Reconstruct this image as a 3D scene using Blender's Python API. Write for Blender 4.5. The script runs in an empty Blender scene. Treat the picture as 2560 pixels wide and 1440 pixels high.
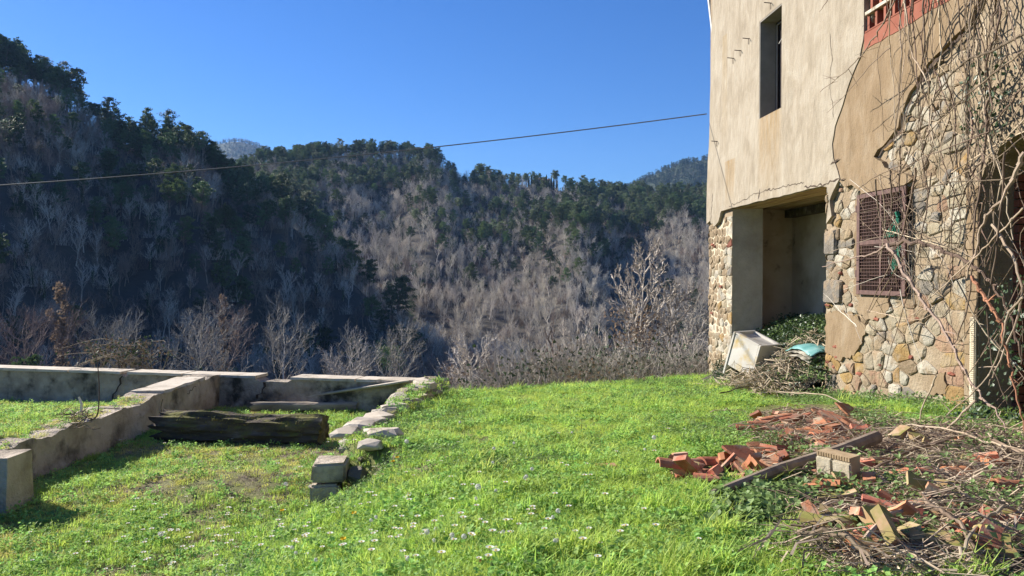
import bpy, bmesh, math, random
import numpy as np
from mathutils import Vector, Matrix, noise
from mathutils.geometry import tessellate_polygon

R = math.radians
scene = bpy.context.scene
col = scene.collection

# ------------------------------------------------------------------ camera
E = 1.6                      # eye height datum
F = 1950.0                   # focal length in photo pixels (2560 wide)
PITCH = math.atan(30.0 / F)
cam_d = bpy.data.cameras.new('camera')
cam_d.sensor_width = 36.0
cam_d.lens = F / 2560.0 * 36.0
cam_d.clip_start = 0.05
cam_d.clip_end = 12000.0
cam = bpy.data.objects.new('camera', cam_d)
cam.location = (0, 0, E)
cam.rotation_euler = (R(90) - PITCH, 0, 0)
col.objects.link(cam)
scene.camera = cam

# ------------------------------------------------------------------ light
SUN_AZ = 30.0                # degrees ahead of due left
SUN_EL = 28.5
sun_dir = Vector((-math.cos(R(SUN_AZ)) * math.cos(R(SUN_EL)), math.sin(R(SUN_AZ)) * math.cos(R(SUN_EL)), math.sin(R(SUN_EL))))
world = bpy.data.worlds.new('World')
scene.world = world
world.use_nodes = True
wn = world.node_tree.nodes
wl = world.node_tree.links
wn.clear()
w_out = wn.new('ShaderNodeOutputWorld')
w_bg = wn.new('ShaderNodeBackground')
w_sky = wn.new('ShaderNodeTexSky')
w_sky.sky_type = 'NISHITA'
w_sky.sun_disc = False
w_sky.sun_elevation = R(SUN_EL)
w_sky.sun_rotation = -R(90.0 - SUN_AZ)
w_sky.altitude = 300.0
w_sky.air_density = 1.0
w_sky.dust_density = 0.2
w_sky.ozone_density = 9.0
w_bg.inputs['Strength'].default_value = 0.062
w_hs = wn.new('ShaderNodeHueSaturation')      # the deep blue of this clear winter sky
w_hs.inputs['Saturation'].default_value = 1.12
w_hs.inputs['Hue'].default_value = 0.508
wl.new(w_sky.outputs[0], w_hs.inputs['Color'])
wl.new(w_hs.outputs[0], w_bg.inputs['Color'])
wl.new(w_bg.outputs[0], w_out.inputs['Surface'])

sun_d = bpy.data.lights.new('sun', 'SUN')
sun_d.energy = 4.9
sun_d.angle = R(0.53)
sun_d.color = (1.0, 0.93, 0.82)
sun = bpy.data.objects.new('sun', sun_d)
sun.rotation_euler = (-sun_dir).to_track_quat('-Z', 'Y').to_euler()
sun.location = (-20, 10, 30)
col.objects.link(sun)

scene.view_settings.view_transform = 'Standard'
scene.view_settings.look = 'None'
scene.view_settings.exposure = 1.25
scene.view_settings.gamma = 1.0
scene.view_settings.use_curve_mapping = False
scene.cycles.max_bounces = 6
scene.cycles.diffuse_bounces = 3
scene.cycles.transparent_max_bounces = 4
scene.cycles.volume_bounces = 0
scene.cycles.caustics_reflective = False
scene.cycles.caustics_refractive = False

# ------------------------------------------------------------------ helpers
fwd = Vector((0, math.cos(PITCH), -math.sin(PITCH)))
upv = Vector((0, math.sin(PITCH), math.cos(PITCH)))
eye = Vector((0, 0, E))


def ray(px, py):
    return fwd + Vector((1, 0, 0)) * ((px - 1280) / F) + upv * ((720 - py) / F)


def at_y(px, py, Y):
    d = ray(px, py)
    return eye + d * (Y / d.y)


def smooth(a, b, x):
    t = min(1.0, max(0.0, (x - a) / (b - a)))
    return t * t * (3 - 2 * t)


class MB:
    def __init__(self):
        self.v = []
        self.f = []

    def add(self, vs, fs):
        o = len(self.v)
        self.v.extend([tuple(p) for p in vs])
        self.f.extend([tuple(i + o for i in f) for f in fs])

    def tube(self, pts, radii, sides=6, cap=True):
        n = len(pts)
        o = len(self.v)
        pts = [Vector(p) for p in pts]
        prev = None
        for i, p in enumerate(pts):
            if i == 0:
                t = pts[1] - pts[0]
            elif i == n - 1:
                t = pts[-1] - pts[-2]
            else:
                t = pts[i + 1] - pts[i - 1]
            if t.length < 1e-9:
                t = Vector((0, 0, 1))
            t.normalize()
            if prev is None:
                a = t.orthogonal().normalized()
            else:
                a = prev - t * prev.dot(t)
                if a.length < 1e-6:
                    a = t.orthogonal()
                a.normalize()
            prev = a
            b = t.cross(a)
            r = radii[i] if hasattr(radii, '__len__') else radii
            for k in range(sides):
                th = 2 * math.pi * k / sides
                q = p + a * (math.cos(th) * r) + b * (math.sin(th) * r)
                self.v.append((q.x, q.y, q.z))
        for i in range(n - 1):
            for k in range(sides):
                k2 = (k + 1) % sides
                self.f.append((o + i * sides + k, o + i * sides + k2, o + (i + 1) * sides + k2, o + (i + 1) * sides + k))
        if cap and sides > 2:
            self.f.append(tuple(o + k for k in reversed(range(sides))))
            self.f.append(tuple(o + (n - 1) * sides + k for k in range(sides)))

    def box(self, c, size, M=None):
        hx, hy, hz = size[0] / 2, size[1] / 2, size[2] / 2
        vs = []
        for x in (-hx, hx):
            for y in (-hy, hy):
                for z in (-hz, hz):
                    p = Vector((x, y, z))
                    if M is not None:
                        p = M @ p
                    vs.append(p + Vector(c))
        self.add(vs, [(0, 1, 3, 2), (4, 6, 7, 5), (0, 4, 5, 1), (2, 3, 7, 6), (0, 2, 6, 4), (1, 5, 7, 3)])

    def prism(self, poly, fn0, fn1):
        """poly: 2-D points; fn0/fn1 map a 2-D point to the back/front 3-D point."""
        n = len(poly)
        tri = tessellate_polygon([[Vector((p[0], p[1], 0)) for p in poly]])
        vs = [fn0(p) for p in poly] + [fn1(p) for p in poly]
        fs = []
        for i in range(n):
            j = (i + 1) % n
            fs.append((i, j, n + j, n + i))
        for t in tri:
            fs.append(tuple(n + i for i in t))
            fs.append(tuple(reversed(t)))
        self.add(vs, fs)


def mk(name, mb, mat, parent=None, smoothed=False, loc=None):
    """one mesh object; vertices are given in world space."""
    me = bpy.data.meshes.new(name)
    off = Vector((0, 0, 0))
    if parent is not None:
        q = parent
        while q is not None:
            off += q.location
            q = q.parent
    base = Vector(loc) if loc is not None else Vector((0, 0, 0))
    tot = off + base
    if tot.length > 0:
        vs = [(p[0] - tot.x, p[1] - tot.y, p[2] - tot.z) for p in mb.v]
    else:
        vs = mb.v
    me.from_pydata(vs, [], mb.f)
    if smoothed:
        me.polygons.foreach_set('use_smooth', [True] * len(me.polygons))
    if mat is not None:
        me.materials.append(mat)
    me.update()
    o = bpy.data.objects.new(name, me)
    o.location = base
    col.objects.link(o)
    if parent is not None:
        o.parent = parent
    return o


def fix_normals(o):
    bm = bmesh.new()
    bm.from_mesh(o.data)
    bmesh.ops.recalc_face_normals(bm, faces=bm.faces)
    bm.to_mesh(o.data)
    bm.free()
    return o


def bevel(o, w=0.01, seg=1):
    bm = bmesh.new()
    bm.from_mesh(o.data)
    bmesh.ops.recalc_face_normals(bm, faces=bm.faces)
    bmesh.ops.bevel(bm, geom=[e for e in bm.edges if e.is_manifold and e.calc_face_angle(0) > 0.5], offset=w, segments=seg, affect='EDGES', clamp_overlap=True)
    bm.to_mesh(o.data)
    bm.free()
    return o


def tag(o, label=None, cat=None, group=None, kind=None):
    if label:
        o['label'] = label
    if cat:
        o['category'] = cat
    if group:
        o['group'] = group
    if kind:
        o['kind'] = kind
    return o


def thing(name, loc, label, cat, group=None):
    o = bpy.data.objects.new(name, None)
    o.empty_display_size = 0.2
    o.location = loc
    col.objects.link(o)
    return tag(o, label, cat, group)


def dup(root, loc, rotz=0.0, scale=1.0, label=None, group=None):
    r = root.copy()
    col.objects.link(r)
    r.location = loc
    r.rotation_euler = (0, 0, rotz)
    r.scale = (scale, scale, scale) if not hasattr(scale, '__len__') else scale
    if label:
        r['label'] = label
    if group:
        r['group'] = group
    for ch in list(root.children):
        c = ch.copy()
        col.objects.link(c)
        c.parent = r
    return r


# ------------------------------------------------------------------ materials
def _n(nt, kind, **kw):
    nd = nt.nodes.new(kind)
    for k, v in kw.items():
        setattr(nd, k, v)
    return nd


def new_mat(name):
    m = bpy.data.materials.new(name)
    m.use_nodes = True
    nt = m.node_tree
    nt.nodes.clear()
    out = _n(nt, 'ShaderNodeOutputMaterial')
    bs = _n(nt, 'ShaderNodeBsdfPrincipled')
    nt.links.new(bs.outputs[0], out.inputs['Surface'])
    return m, nt, bs, out


def noise_node(nt, scale, detail=6, rough=0.6, vec=None, stretch=None, coord='pos', dist=0.0):
    if vec is None:
        if coord == 'pos':
            vec = _n(nt, 'ShaderNodeNewGeometry').outputs['Position']
        else:
            vec = _n(nt, 'ShaderNodeTexCoord').outputs['Object']
    if stretch is not None:
        mp = _n(nt, 'ShaderNodeMapping')
        mp.inputs['Scale'].default_value = stretch
        nt.links.new(vec, mp.inputs['Vector'])
        vec = mp.outputs[0]
    nz = _n(nt, 'ShaderNodeTexNoise')
    nz.inputs['Scale'].default_value = scale
    nz.inputs['Detail'].default_value = detail
    nz.inputs['Roughness'].default_value = rough
    nz.inputs['Distortion'].default_value = dist
    nt.links.new(vec, nz.inputs['Vector'])
    return nz.outputs['Fac']


def ramp(nt, fac, stops):
    r = _n(nt, 'ShaderNodeValToRGB')
    els = r.color_ramp.elements
    while len(els) < len(stops):
        els.new(0.5)
    for e, (p, c) in zip(els, stops):
        e.position = p
        e.color = (c[0], c[1], c[2], 1) if hasattr(c, '__len__') else (c, c, c, 1)
    nt.links.new(fac, r.inputs[0])
    return r.outputs[0]


def mixc(nt, fac, a, b, blend='MIX'):
    m = _n(nt, 'ShaderNodeMix', data_type='RGBA', blend_type=blend)
    for sock, val in ((0, fac), (6, a), (7, b)):
        if hasattr(val, 'is_output') or isinstance(val, bpy.types.NodeSocket):
            nt.links.new(val, m.inputs[sock])
        elif sock == 0:
            m.inputs[0].default_value = val
        else:
            m.inputs[sock].default_value = (val[0], val[1], val[2], 1)
    return m.outputs[2]


def math_node(nt, op, a, b=None, clamp=False):
    m = _n(nt, 'ShaderNodeMath', operation=op)
    m.use_clamp = clamp
    for i, val in ((0, a), (1, b)):
        if val is None:
            continue
        if isinstance(val, bpy.types.NodeSocket):
            nt.links.new(val, m.inputs[i])
        else:
            m.inputs[i].default_value = val
    return m.outputs[0]


def obj_random(nt):
    return _n(nt, 'ShaderNodeObjectInfo').outputs['Random']


def bump_node(nt, bs, h, strength=0.5, dist=0.02):
    b = _n(nt, 'ShaderNodeBump')
    b.inputs['Strength'].default_value = strength
    b.inputs['Distance'].default_value = dist
    nt.links.new(h, b.inputs['Height'])
    nt.links.new(b.outputs[0], bs.inputs['Normal'])


def nmat(name, stops, scale=6.0, rough=0.9, bump=0.0, bscale=None, bdist=0.02, rand=0.0, huerand=0.0, trans=0.0, stretch=None,
         coord='pos', spots=None, moss=None, spec=0.3, transcol=None):
    m, nt, bs, out = new_mat(name)
    c = ramp(nt, noise_node(nt, scale, stretch=stretch, coord=coord), stops)
    if spots:       # (colour, scale, lo, hi)
        sc, ss, lo, hi = spots
        c = mixc(nt, ramp(nt, noise_node(nt, ss, coord=coord, detail=8), [(lo, 0.0), (hi, 1.0)]), c, sc)
    if moss:        # (colour, lo, hi, scale): grows on what faces up
        mc, lo, hi, ms = moss
        g = _n(nt, 'ShaderNodeNewGeometry')
        sp = _n(nt, 'ShaderNodeSeparateXYZ')
        nt.links.new(g.outputs['Normal'], sp.inputs[0])
        f = math_node(nt, 'MULTIPLY', ramp(nt, noise_node(nt, ms, detail=8), [(lo, 0.0), (hi, 1.0)]), math_node(nt, 'ADD', sp.outputs[2], 0.25, clamp=True))
        c = mixc(nt, f, c, mc)
    if rand or huerand:
        hs = _n(nt, 'ShaderNodeHueSaturation')
        rn = obj_random(nt)
        if rand:
            nt.links.new(math_node(nt, 'ADD', math_node(nt, 'MULTIPLY', rn, 2 * rand), 1 - rand), hs.inputs['Value'])
        if huerand:
            r2 = math_node(nt, 'FRACT', math_node(nt, 'MULTIPLY', rn, 17.31))
            nt.links.new(math_node(nt, 'ADD', math_node(nt, 'MULTIPLY', r2, 2 * huerand), 0.5 - huerand), hs.inputs['Hue'])
        nt.links.new(c, hs.inputs['Color'])
        c = hs.outputs[0]
    nt.links.new(c, bs.inputs['Base Color'])
    bs.inputs['Roughness'].default_value = rough
    bs.inputs['Specular IOR Level'].default_value = spec
    if bump:
        bump_node(nt, bs, noise_node(nt, bscale or scale * 4, detail=8, rough=0.65, coord=coord, stretch=stretch), bump, bdist)
    if trans:
        tr = _n(nt, 'ShaderNodeBsdfTranslucent')
        if transcol:
            nt.links.new(mixc(nt, 1.0, c, transcol, 'MULTIPLY'), tr.inputs['Color'])
        else:
            nt.links.new(c, tr.inputs['Color'])
        mx = _n(nt, 'ShaderNodeMixShader')
        mx.inputs[0].default_value = trans
        nt.links.new(bs.outputs[0], mx.inputs[1])
        nt.links.new(tr.outputs[0], mx.inputs[2])
        nt.links.new(mx.outputs[0], out.inputs['Surface'])
    return m


M = {}
M['soil'] = nmat('soil', [(0.3, (0.14, 0.17, 0.045)), (0.5, (0.17, 0.18, 0.055)), (0.62, (0.16, 0.125, 0.08)), (0.8, (0.10, 0.08, 0.055))], scale=1.6, bump=0.8, bscale=28, bdist=0.03)
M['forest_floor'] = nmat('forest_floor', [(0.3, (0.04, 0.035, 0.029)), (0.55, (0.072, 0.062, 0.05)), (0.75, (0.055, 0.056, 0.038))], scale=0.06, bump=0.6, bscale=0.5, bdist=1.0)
M['far_hill'] = nmat('far_hill', [(0.3, (0.025, 0.045, 0.02)), (0.55, (0.05, 0.065, 0.03)), (0.75, (0.085, 0.08, 0.05))], scale=0.02, bump=0.8, bscale=0.12, bdist=6.0)
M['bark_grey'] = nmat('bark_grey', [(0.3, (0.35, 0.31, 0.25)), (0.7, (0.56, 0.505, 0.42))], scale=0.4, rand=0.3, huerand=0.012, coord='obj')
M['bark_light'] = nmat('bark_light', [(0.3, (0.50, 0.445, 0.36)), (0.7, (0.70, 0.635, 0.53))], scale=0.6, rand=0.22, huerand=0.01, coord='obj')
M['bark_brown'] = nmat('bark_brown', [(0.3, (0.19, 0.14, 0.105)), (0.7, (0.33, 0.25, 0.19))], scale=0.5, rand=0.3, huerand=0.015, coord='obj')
M['bark_pine'] = nmat('bark_pine', [(0.3, (0.08, 0.06, 0.045)), (0.7, (0.19, 0.13, 0.095))], scale=1.0, coord='obj')
M['needles'] = nmat('needles', [(0.25, (0.045, 0.075, 0.03)), (0.55, (0.095, 0.14, 0.052)), (0.8, (0.18, 0.22, 0.085))], scale=0.5, rand=0.45, huerand=0.02, trans=0.22, coord='obj', rough=0.7)
M['evergreen'] = nmat('evergreen', [(0.25, (0.022, 0.042, 0.016)), (0.6, (0.045, 0.075, 0.028)), (0.8, (0.08, 0.115, 0.045))], scale=0.6, rand=0.35, huerand=0.02, trans=0.18, coord='obj', rough=0.7)
M['cypress'] = nmat('cypress', [(0.3, (0.012, 0.025, 0.012)), (0.7, (0.03, 0.05, 0.022))], scale=0.8, coord='obj')
M['dead_leaf'] = nmat('dead_leaf', [(0.3, (0.12, 0.085, 0.055)), (0.7, (0.23, 0.165, 0.11))], scale=1.5, rand=0.2, trans=0.3, coord='obj')
M['ivy'] = nmat('ivy', [(0.3, (0.018, 0.04, 0.014)), (0.7, (0.06, 0.11, 0.035))], scale=9.0, trans=0.2, rough=0.45, spec=0.5)
M['grass'] = nmat('grass', [(0.25, (0.33, 0.48, 0.075)), (0.5, (0.45, 0.61, 0.12)), (0.75, (0.59, 0.69, 0.19))], scale=0.9, rand=0.25, huerand=0.018, trans=0.5, rough=0.6, spec=0.3)
M['grass_short'] = nmat('grass_short', [(0.25, (0.47, 0.49, 0.11)), (0.5, (0.60, 0.60, 0.16)), (0.75, (0.68, 0.62, 0.24))], scale=1.2, rand=0.28, huerand=0.02, trans=0.4, rough=0.6)
M['weed'] = nmat('weed', [(0.25, (0.21, 0.38, 0.085)), (0.6, (0.33, 0.52, 0.14)), (0.8, (0.47, 0.62, 0.23))], scale=2.5, rand=0.25, huerand=0.02, trans=0.45, rough=0.65, spec=0.2)
M['mallow'] = nmat('mallow', [(0.25, (0.14, 0.23, 0.07)), (0.7, (0.24, 0.34, 0.12))], scale=3.0, rand=0.25, trans=0.4, rough=0.55, spec=0.3)
M['bark_near'] = nmat('bark_near', [(0.3, (0.2, 0.178, 0.145)), (0.7, (0.36, 0.33, 0.275))], scale=0.6, rand=0.25, coord='obj')
M['moss'] = nmat('moss', [(0.3, (0.10, 0.11, 0.02)), (0.7, (0.22, 0.2, 0.04))], scale=6.0, rand=0.2, trans=0.2)
M['dry_stem'] = nmat('dry_stem', [(0.3, (0.25, 0.185, 0.12)), (0.7, (0.52, 0.425, 0.31))], scale=3.0, rand=0.35, huerand=0.01)
M['vine_stem'] = nmat('vine_stem', [(0.3, (0.085, 0.056, 0.038)), (0.7, (0.22, 0.16, 0.115))], scale=5.0, rand=0.35, huerand=0.015, bump=0.4, bscale=60, bdist=0.004)
M['red_stem'] = nmat('red_stem', [(0.3, (0.20, 0.085, 0.05)), (0.7, (0.33, 0.16, 0.09))], scale=6.0, rand=0.2)
M['rotten_wood'] = nmat('rotten_wood', [(0.3, (0.035, 0.027, 0.02)), (0.55, (0.10, 0.078, 0.058)), (0.75, (0.27, 0.22, 0.165))], scale=5.0, bump=1.0, bscale=22, bdist=0.02, moss=((0.16, 0.15, 0.035), 0.46, 0.6, 5.0), stretch=(0.35, 1.6, 1.6))
M['grey_wood'] = nmat('grey_wood', [(0.3, (0.15, 0.12, 0.09)), (0.7, (0.42, 0.36, 0.28))], scale=5.0, bump=0.6, bscale=30, bdist=0.006, stretch=(0.4, 1.5, 1.5))
M['dark_pole'] = nmat('dark_pole', [(0.3, (0.13, 0.098, 0.072)), (0.7, (0.32, 0.255, 0.19))], scale=9.0, bump=0.6, bscale=40, bdist=0.006)
M['terracotta'] = nmat('terracotta', [(0.25, (0.30, 0.105, 0.055)), (0.55, (0.45, 0.175, 0.095)), (0.8, (0.50, 0.30, 0.2))], scale=9.0, rand=0.32, huerand=0.012, bump=0.5, bscale=60, bdist=0.006, spots=((0.34, 0.29, 0.21), 6.0, 0.5, 0.66))
M['tile_moss'] = nmat('tile_moss', [(0.3, (0.34, 0.16, 0.085)), (0.6, (0.42, 0.32, 0.2))], scale=6.0, rand=0.2, moss=((0.2, 0.19, 0.05), 0.38, 0.52, 7.0), bump=0.3, bscale=60, bdist=0.004)
M['red_brick'] = nmat('red_brick', [(0.3, (0.17, 0.055, 0.034)), (0.7, (0.28, 0.105, 0.065))], scale=9.0, rand=0.25, bump=0.4, bscale=50, bdist=0.006)
M['yellow_brick'] = nmat('yellow_brick', [(0.3, (0.27, 0.19, 0.105)), (0.7, (0.40, 0.30, 0.18))], scale=16.0, bump=0.4, bscale=70, bdist=0.004)
M['mortar_pale'] = nmat('mortar_pale', [(0.3, (0.42, 0.36, 0.25)), (0.7, (0.58, 0.51, 0.38))], scale=9.0, bump=0.6, bscale=40, bdist=0.01)
M['mortar'] = nmat('mortar', [(0.3, (0.225, 0.168, 0.105)), (0.5, (0.285, 0.22, 0.145)), (0.7, (0.33, 0.27, 0.19))], scale=3.0, bump=0.9, bscale=26, bdist=0.03)
STONE = {
    'stone_cream': [(0.3, (0.24, 0.20, 0.135)), (0.6, (0.325, 0.28, 0.20)), (0.8, (0.37, 0.33, 0.25))],
    'stone_ochre': [(0.3, (0.21, 0.125, 0.045)), (0.55, (0.29, 0.19, 0.075)), (0.8, (0.34, 0.255, 0.13))],
    'stone_grey': [(0.3, (0.12, 0.105, 0.088)), (0.6, (0.19, 0.17, 0.14)), (0.8, (0.25, 0.22, 0.175))],
    'stone_tan': [(0.3, (0.165, 0.115, 0.068)), (0.6, (0.235, 0.175, 0.11)), (0.8, (0.28, 0.22, 0.15))],
    'stone_pink': [(0.3, (0.22, 0.13, 0.08)), (0.6, (0.29, 0.19, 0.125)), (0.8, (0.33, 0.245, 0.17))],
    'stone_white': [(0.3, (0.30, 0.265, 0.20)), (0.6, (0.39, 0.36, 0.29)), (0.8, (0.43, 0.40, 0.335))],
}
for k, st in STONE.items():
    M[k] = nmat(k, st, scale=7.0, rand=0.12, huerand=0.005, bump=1.0, bscale=20, bdist=0.03, spots=((0.27, 0.205, 0.13), 3.4, 0.5, 0.62))
M['concrete'] = nmat('concrete', [(0.3, (0.28, 0.225, 0.165)), (0.5, (0.46, 0.385, 0.295)), (0.72, (0.58, 0.50, 0.40))], scale=3.2, bump=1.0, bscale=20, bdist=0.035, spots=((0.085, 0.07, 0.05), 2.2, 0.54, 0.7))
M['sunlit_wood'] = nmat('sunlit_wood', [(0.3, (0.34, 0.29, 0.22)), (0.7, (0.58, 0.51, 0.41))], scale=5.0, bump=0.5, bscale=30, bdist=0.005, stretch=(0.4, 1.5, 1.5))  # grey plank wood with sunlight put into its lighter colour
M['old_wall'] = nmat('old_wall', [(0.3, (0.24, 0.2, 0.155)), (0.55, (0.42, 0.355, 0.275)), (0.75, (0.54, 0.465, 0.37))], scale=4.0, bump=1.0, bscale=16, bdist=0.035, spots=((0.07, 0.06, 0.045), 2.6, 0.5, 0.64))
M['coping'] = nmat('coping', [(0.3, (0.42, 0.36, 0.28)), (0.7, (0.60, 0.53, 0.43))], scale=3.5, bump=0.5, bscale=25, bdist=0.01, spots=((0.17, 0.14, 0.09), 6.0, 0.55, 0.7))
M['white_sink'] = nmat('white_sink', [(0.3, (0.50, 0.47, 0.41)), (0.7, (0.64, 0.61, 0.55))], scale=2.0, rough=0.5, bump=0.15, bscale=30, bdist=0.005, spots=((0.5, 0.36, 0.13), 3.0, 0.56, 0.7))
M['rust'] = nmat('rust', [(0.3, (0.075, 0.042, 0.036)), (0.7, (0.14, 0.08, 0.068))], scale=14.0, rough=0.75, bump=0.3, bscale=80, bdist=0.003)
M['iron_dark'] = nmat('iron_dark', [(0.3, (0.03, 0.02, 0.018)), (0.7, (0.08, 0.05, 0.04))], scale=14.0, rough=0.7)
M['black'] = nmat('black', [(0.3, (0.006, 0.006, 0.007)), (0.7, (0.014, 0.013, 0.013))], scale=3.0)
M['crack'] = nmat('crack', [(0.3, (0.03, 0.022, 0.016)), (0.7, (0.09, 0.06, 0.04))], scale=20.0)
M['green_string'] = nmat('green_string', [(0.3, (0.012, 0.12, 0.075)), (0.7, (0.03, 0.2, 0.13))], scale=20.0)
M['turquoise'] = nmat('turquoise', [(0.3, (0.07, 0.22, 0.21)), (0.6, (0.18, 0.38, 0.36)), (0.8, (0.42, 0.52, 0.49))], scale=5.0, rough=0.5)
M['cloth_cream'] = nmat('cloth_cream', [(0.35, (0.05, 0.045, 0.035)), (0.52, (0.24, 0.22, 0.17)), (0.75, (0.48, 0.44, 0.37))], scale=3.0, rough=0.8, stretch=(1, 1, 5))
M['pvc'] = nmat('pvc', [(0.3, (0.34, 0.33, 0.31)), (0.7, (0.45, 0.44, 0.42))], scale=3.0, rough=0.5)
M['frame_grey'] = nmat('frame_grey', [(0.3, (0.33, 0.31, 0.29)), (0.7, (0.46, 0.44, 0.41))], scale=5.0, rough=0.5)
M['reveal'] = nmat('reveal', [(0.3, (0.20, 0.185, 0.165)), (0.7, (0.30, 0.28, 0.25))], scale=3.0, bump=0.3, bscale=30, bdist=0.006)
M['room_wall'] = nmat('room_wall', [(0.3, (0.34, 0.25, 0.155)), (0.5, (0.48, 0.375, 0.25)), (0.7, (0.56, 0.46, 0.33))], scale=1.5, bump=0.5, bscale=12, bdist=0.02, spots=((0.08, 0.06, 0.045), 2.2, 0.58, 0.7))
M['jamb'] = nmat('jamb', [(0.3, (0.34, 0.30, 0.24)), (0.7, (0.50, 0.46, 0.39))], scale=2.5, bump=0.9, bscale=9, bdist=0.05)
M['plank'] = nmat('plank', [(0.3, (0.24, 0.14, 0.06)), (0.55, (0.42, 0.29, 0.15)), (0.8, (0.55, 0.44, 0.28))], scale=2.2, rand=0.25, bump=0.3, bscale=30, bdist=0.004, stretch=(5, 0.4, 5))
M['red_paint'] = nmat('red_paint', [(0.3, (0.22, 0.068, 0.04)), (0.7, (0.30, 0.115, 0.075))], scale=2.5, rand=0.1, bump=0.3, bscale=25, bdist=0.008, spots=((0.33, 0.23, 0.16), 4.0, 0.62, 0.74))
M['cable'] = nmat('cable', [(0.3, (0.11, 0.11, 0.11)), (0.7, (0.17, 0.17, 0.17))], scale=2.0, rough=0.6)
M['petal'] = nmat('petal', [(0.3, (0.72, 0.72, 0.70)), (0.7, (0.82, 0.82, 0.80))], scale=20.0, trans=0.35)
M['yellow_flower'] = nmat('yellow_flower', [(0.3, (0.62, 0.42, 0.02)), (0.7, (0.75, 0.55, 0.03))], scale=20.0, trans=0.3)
M['seed_fluff'] = nmat('seed_fluff', [(0.3, (0.62, 0.61, 0.58)), (0.7, (0.78, 0.77, 0.74))], scale=20.0, trans=0.4)
M['roof_tile'] = nmat('roof_tile', [(0.3, (0.24, 0.12, 0.08)), (0.7, (0.36, 0.2, 0.13))], scale=1.0)
M['villa_wall'] = nmat('villa_wall', [(0.3, (0.36, 0.29, 0.2)), (0.7, (0.48, 0.4, 0.3))], scale=0.3)

# ------------------------------------------------------------------ ground
def ypar(x):                 # plan line of the far parapet (its middle)
    return 11.25 + (x + 1.24) * (-1.65 / 7.22)


def edge_y(x):               # where the terrace ends and the valley side begins
    if x < -1.3:
        return ypar(x) + 0.55
    if x < 4.3:
        return 11.75 + (x + 1.3) * (16.3 - 11.75) / 5.6
    return 16.3


def ground_z(x, y):
    hR = 0.985 + 0.0676 * y
    hL = 1.80 + 0.014 * y
    if y < 4.5:
        hL -= 0.02 * (4.5 - y)
    k = smooth(4.9, 6.75, y)
    w0 = 1.5 * (1 - k) + 0.16 * k
    xc = -1.55 + (y - 6.4) * 0.07 + 0.42 * smooth(6.75, 6.3, y)
    t = smooth(xc - w0 * 0.8, xc + w0, x)
    h = hL * (1 - t) + hR * t
    # plot left of the low wall: higher close by, falling to the parapet
    if x < -4.6:
        hLL = 1.50 + max(0.0, y - 7.2) * 0.10
        tt = smooth(-4.62, -4.7, x)
        h = h * (1 - tt) + hLL * tt
    # gentle mound on the left lawn
    h -= 0.12 * math.exp(-(((x + 2.6) / 1.0) ** 2 + ((y - 6.9) / 0.55) ** 2))
    # soil banked against the house
    h -= 0.10 * smooth(3.2, 4.9, x + 0.07 * y) * smooth(10.5, 8.5, y)
    # lumps
    h -= 0.035 * noise.noise(Vector((x * 0.9, y * 0.9, 3.1))) + 0.018 * noise.noise(Vector((x * 2.7, y * 2.7, 7.7)))
    ey = edge_y(x)
    if y > ey:
        q = y - ey
        h += 1.15 * q + 0.25 * min(q, 0.6)
    elif y > ey - 0.8 and x > -1.2:
        h += 0.05 * ((y - ey + 0.8) / 0.8) ** 2
    return E - h


def on_ground(px, py):
    d = ray(px, py)
    t0, t = 1.0, 1.0
    for i in range(700):
        p = eye + d * t
        if p.z < ground_z(p.x, p.y):
            break
        t0 = t
        t += 0.04
    for i in range(12):
        m = (t0 + t) / 2
        p = eye + d * m
        if p.z < ground_z(p.x, p.y):
            t = m
        else:
            t0 = m
    p = eye + d * t
    return Vector((p.x, p.y, ground_z(p.x, p.y)))


gm = MB()
xs = np.concatenate([np.arange(-16, -6, 0.3), np.arange(-6, 5, 0.11), np.arange(5, 9.01, 0.3)])
ys = np.concatenate([np.arange(-8, 2, 0.5), np.arange(2, 17.5, 0.11), np.arange(17.5, 24.1, 0.4)])
nx, ny = len(xs), len(ys)
for y in ys:
    for x in xs:
        gm.v.append((float(x), float(y), ground_z(float(x), float(y))))
for j in range(ny - 1):
    for i in range(nx - 1):
        gm.f.append((j * nx + i, j * nx + i + 1, (j + 1) * nx + i + 1, (j + 1) * nx + i))
ground = tag(mk('ground', gm, M['soil'], smoothed=True), 'grassy terrace soil between the ruined walls and the house', kind='structure')

# ------------------------------------------------------------------ hills
KP = lambda pts: (np.array([p[0] for p in pts], float), np.array([p[1] for p in pts], float), np.array([p[2] for p in pts], float))
A_k = KP([(-1500, 60, 300), (-600, 120, 280), (0, 186, 262), (120, 225, 262), (230, 295, 258), (330, 340, 256), (400, 348, 255), (490, 372, 250), (535, 420, 250), (575, 485, 240), (640, 500, 240), (700, 530, 232),
          (800, 620, 222), (900, 715, 212), (1000, 810, 200), (1100, 900, 190), (1200, 980, 180), (1400, 1060, 170), (4000, 1060, 170)])
B_k = KP([(-1500, 470, 520), (400, 455, 480), (560, 455, 480), (620, 430, 480), (660, 404, 480), (750, 402, 500), (820, 396, 510), (900, 388, 520), (1000, 392, 520), (1080, 402, 520), (1150, 450, 520),
          (1200, 448, 520), (1300, 464, 530), (1400, 474, 540), (1500, 486, 560), (1600, 492, 560), (1700, 494, 560), (1800, 494, 560), (2400, 500, 560), (4000, 510, 560)])
C_k = KP([(-1500, 560, 1500), (1350, 560, 1500), (1500, 500, 1500), (1580, 458, 1500), (1640, 425, 1500), (1700, 399, 1500), (1780, 388, 1500), (1850, 388, 1500), (2000, 404, 1500), (2400, 470, 1500), (4000, 560, 1500)])
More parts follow.
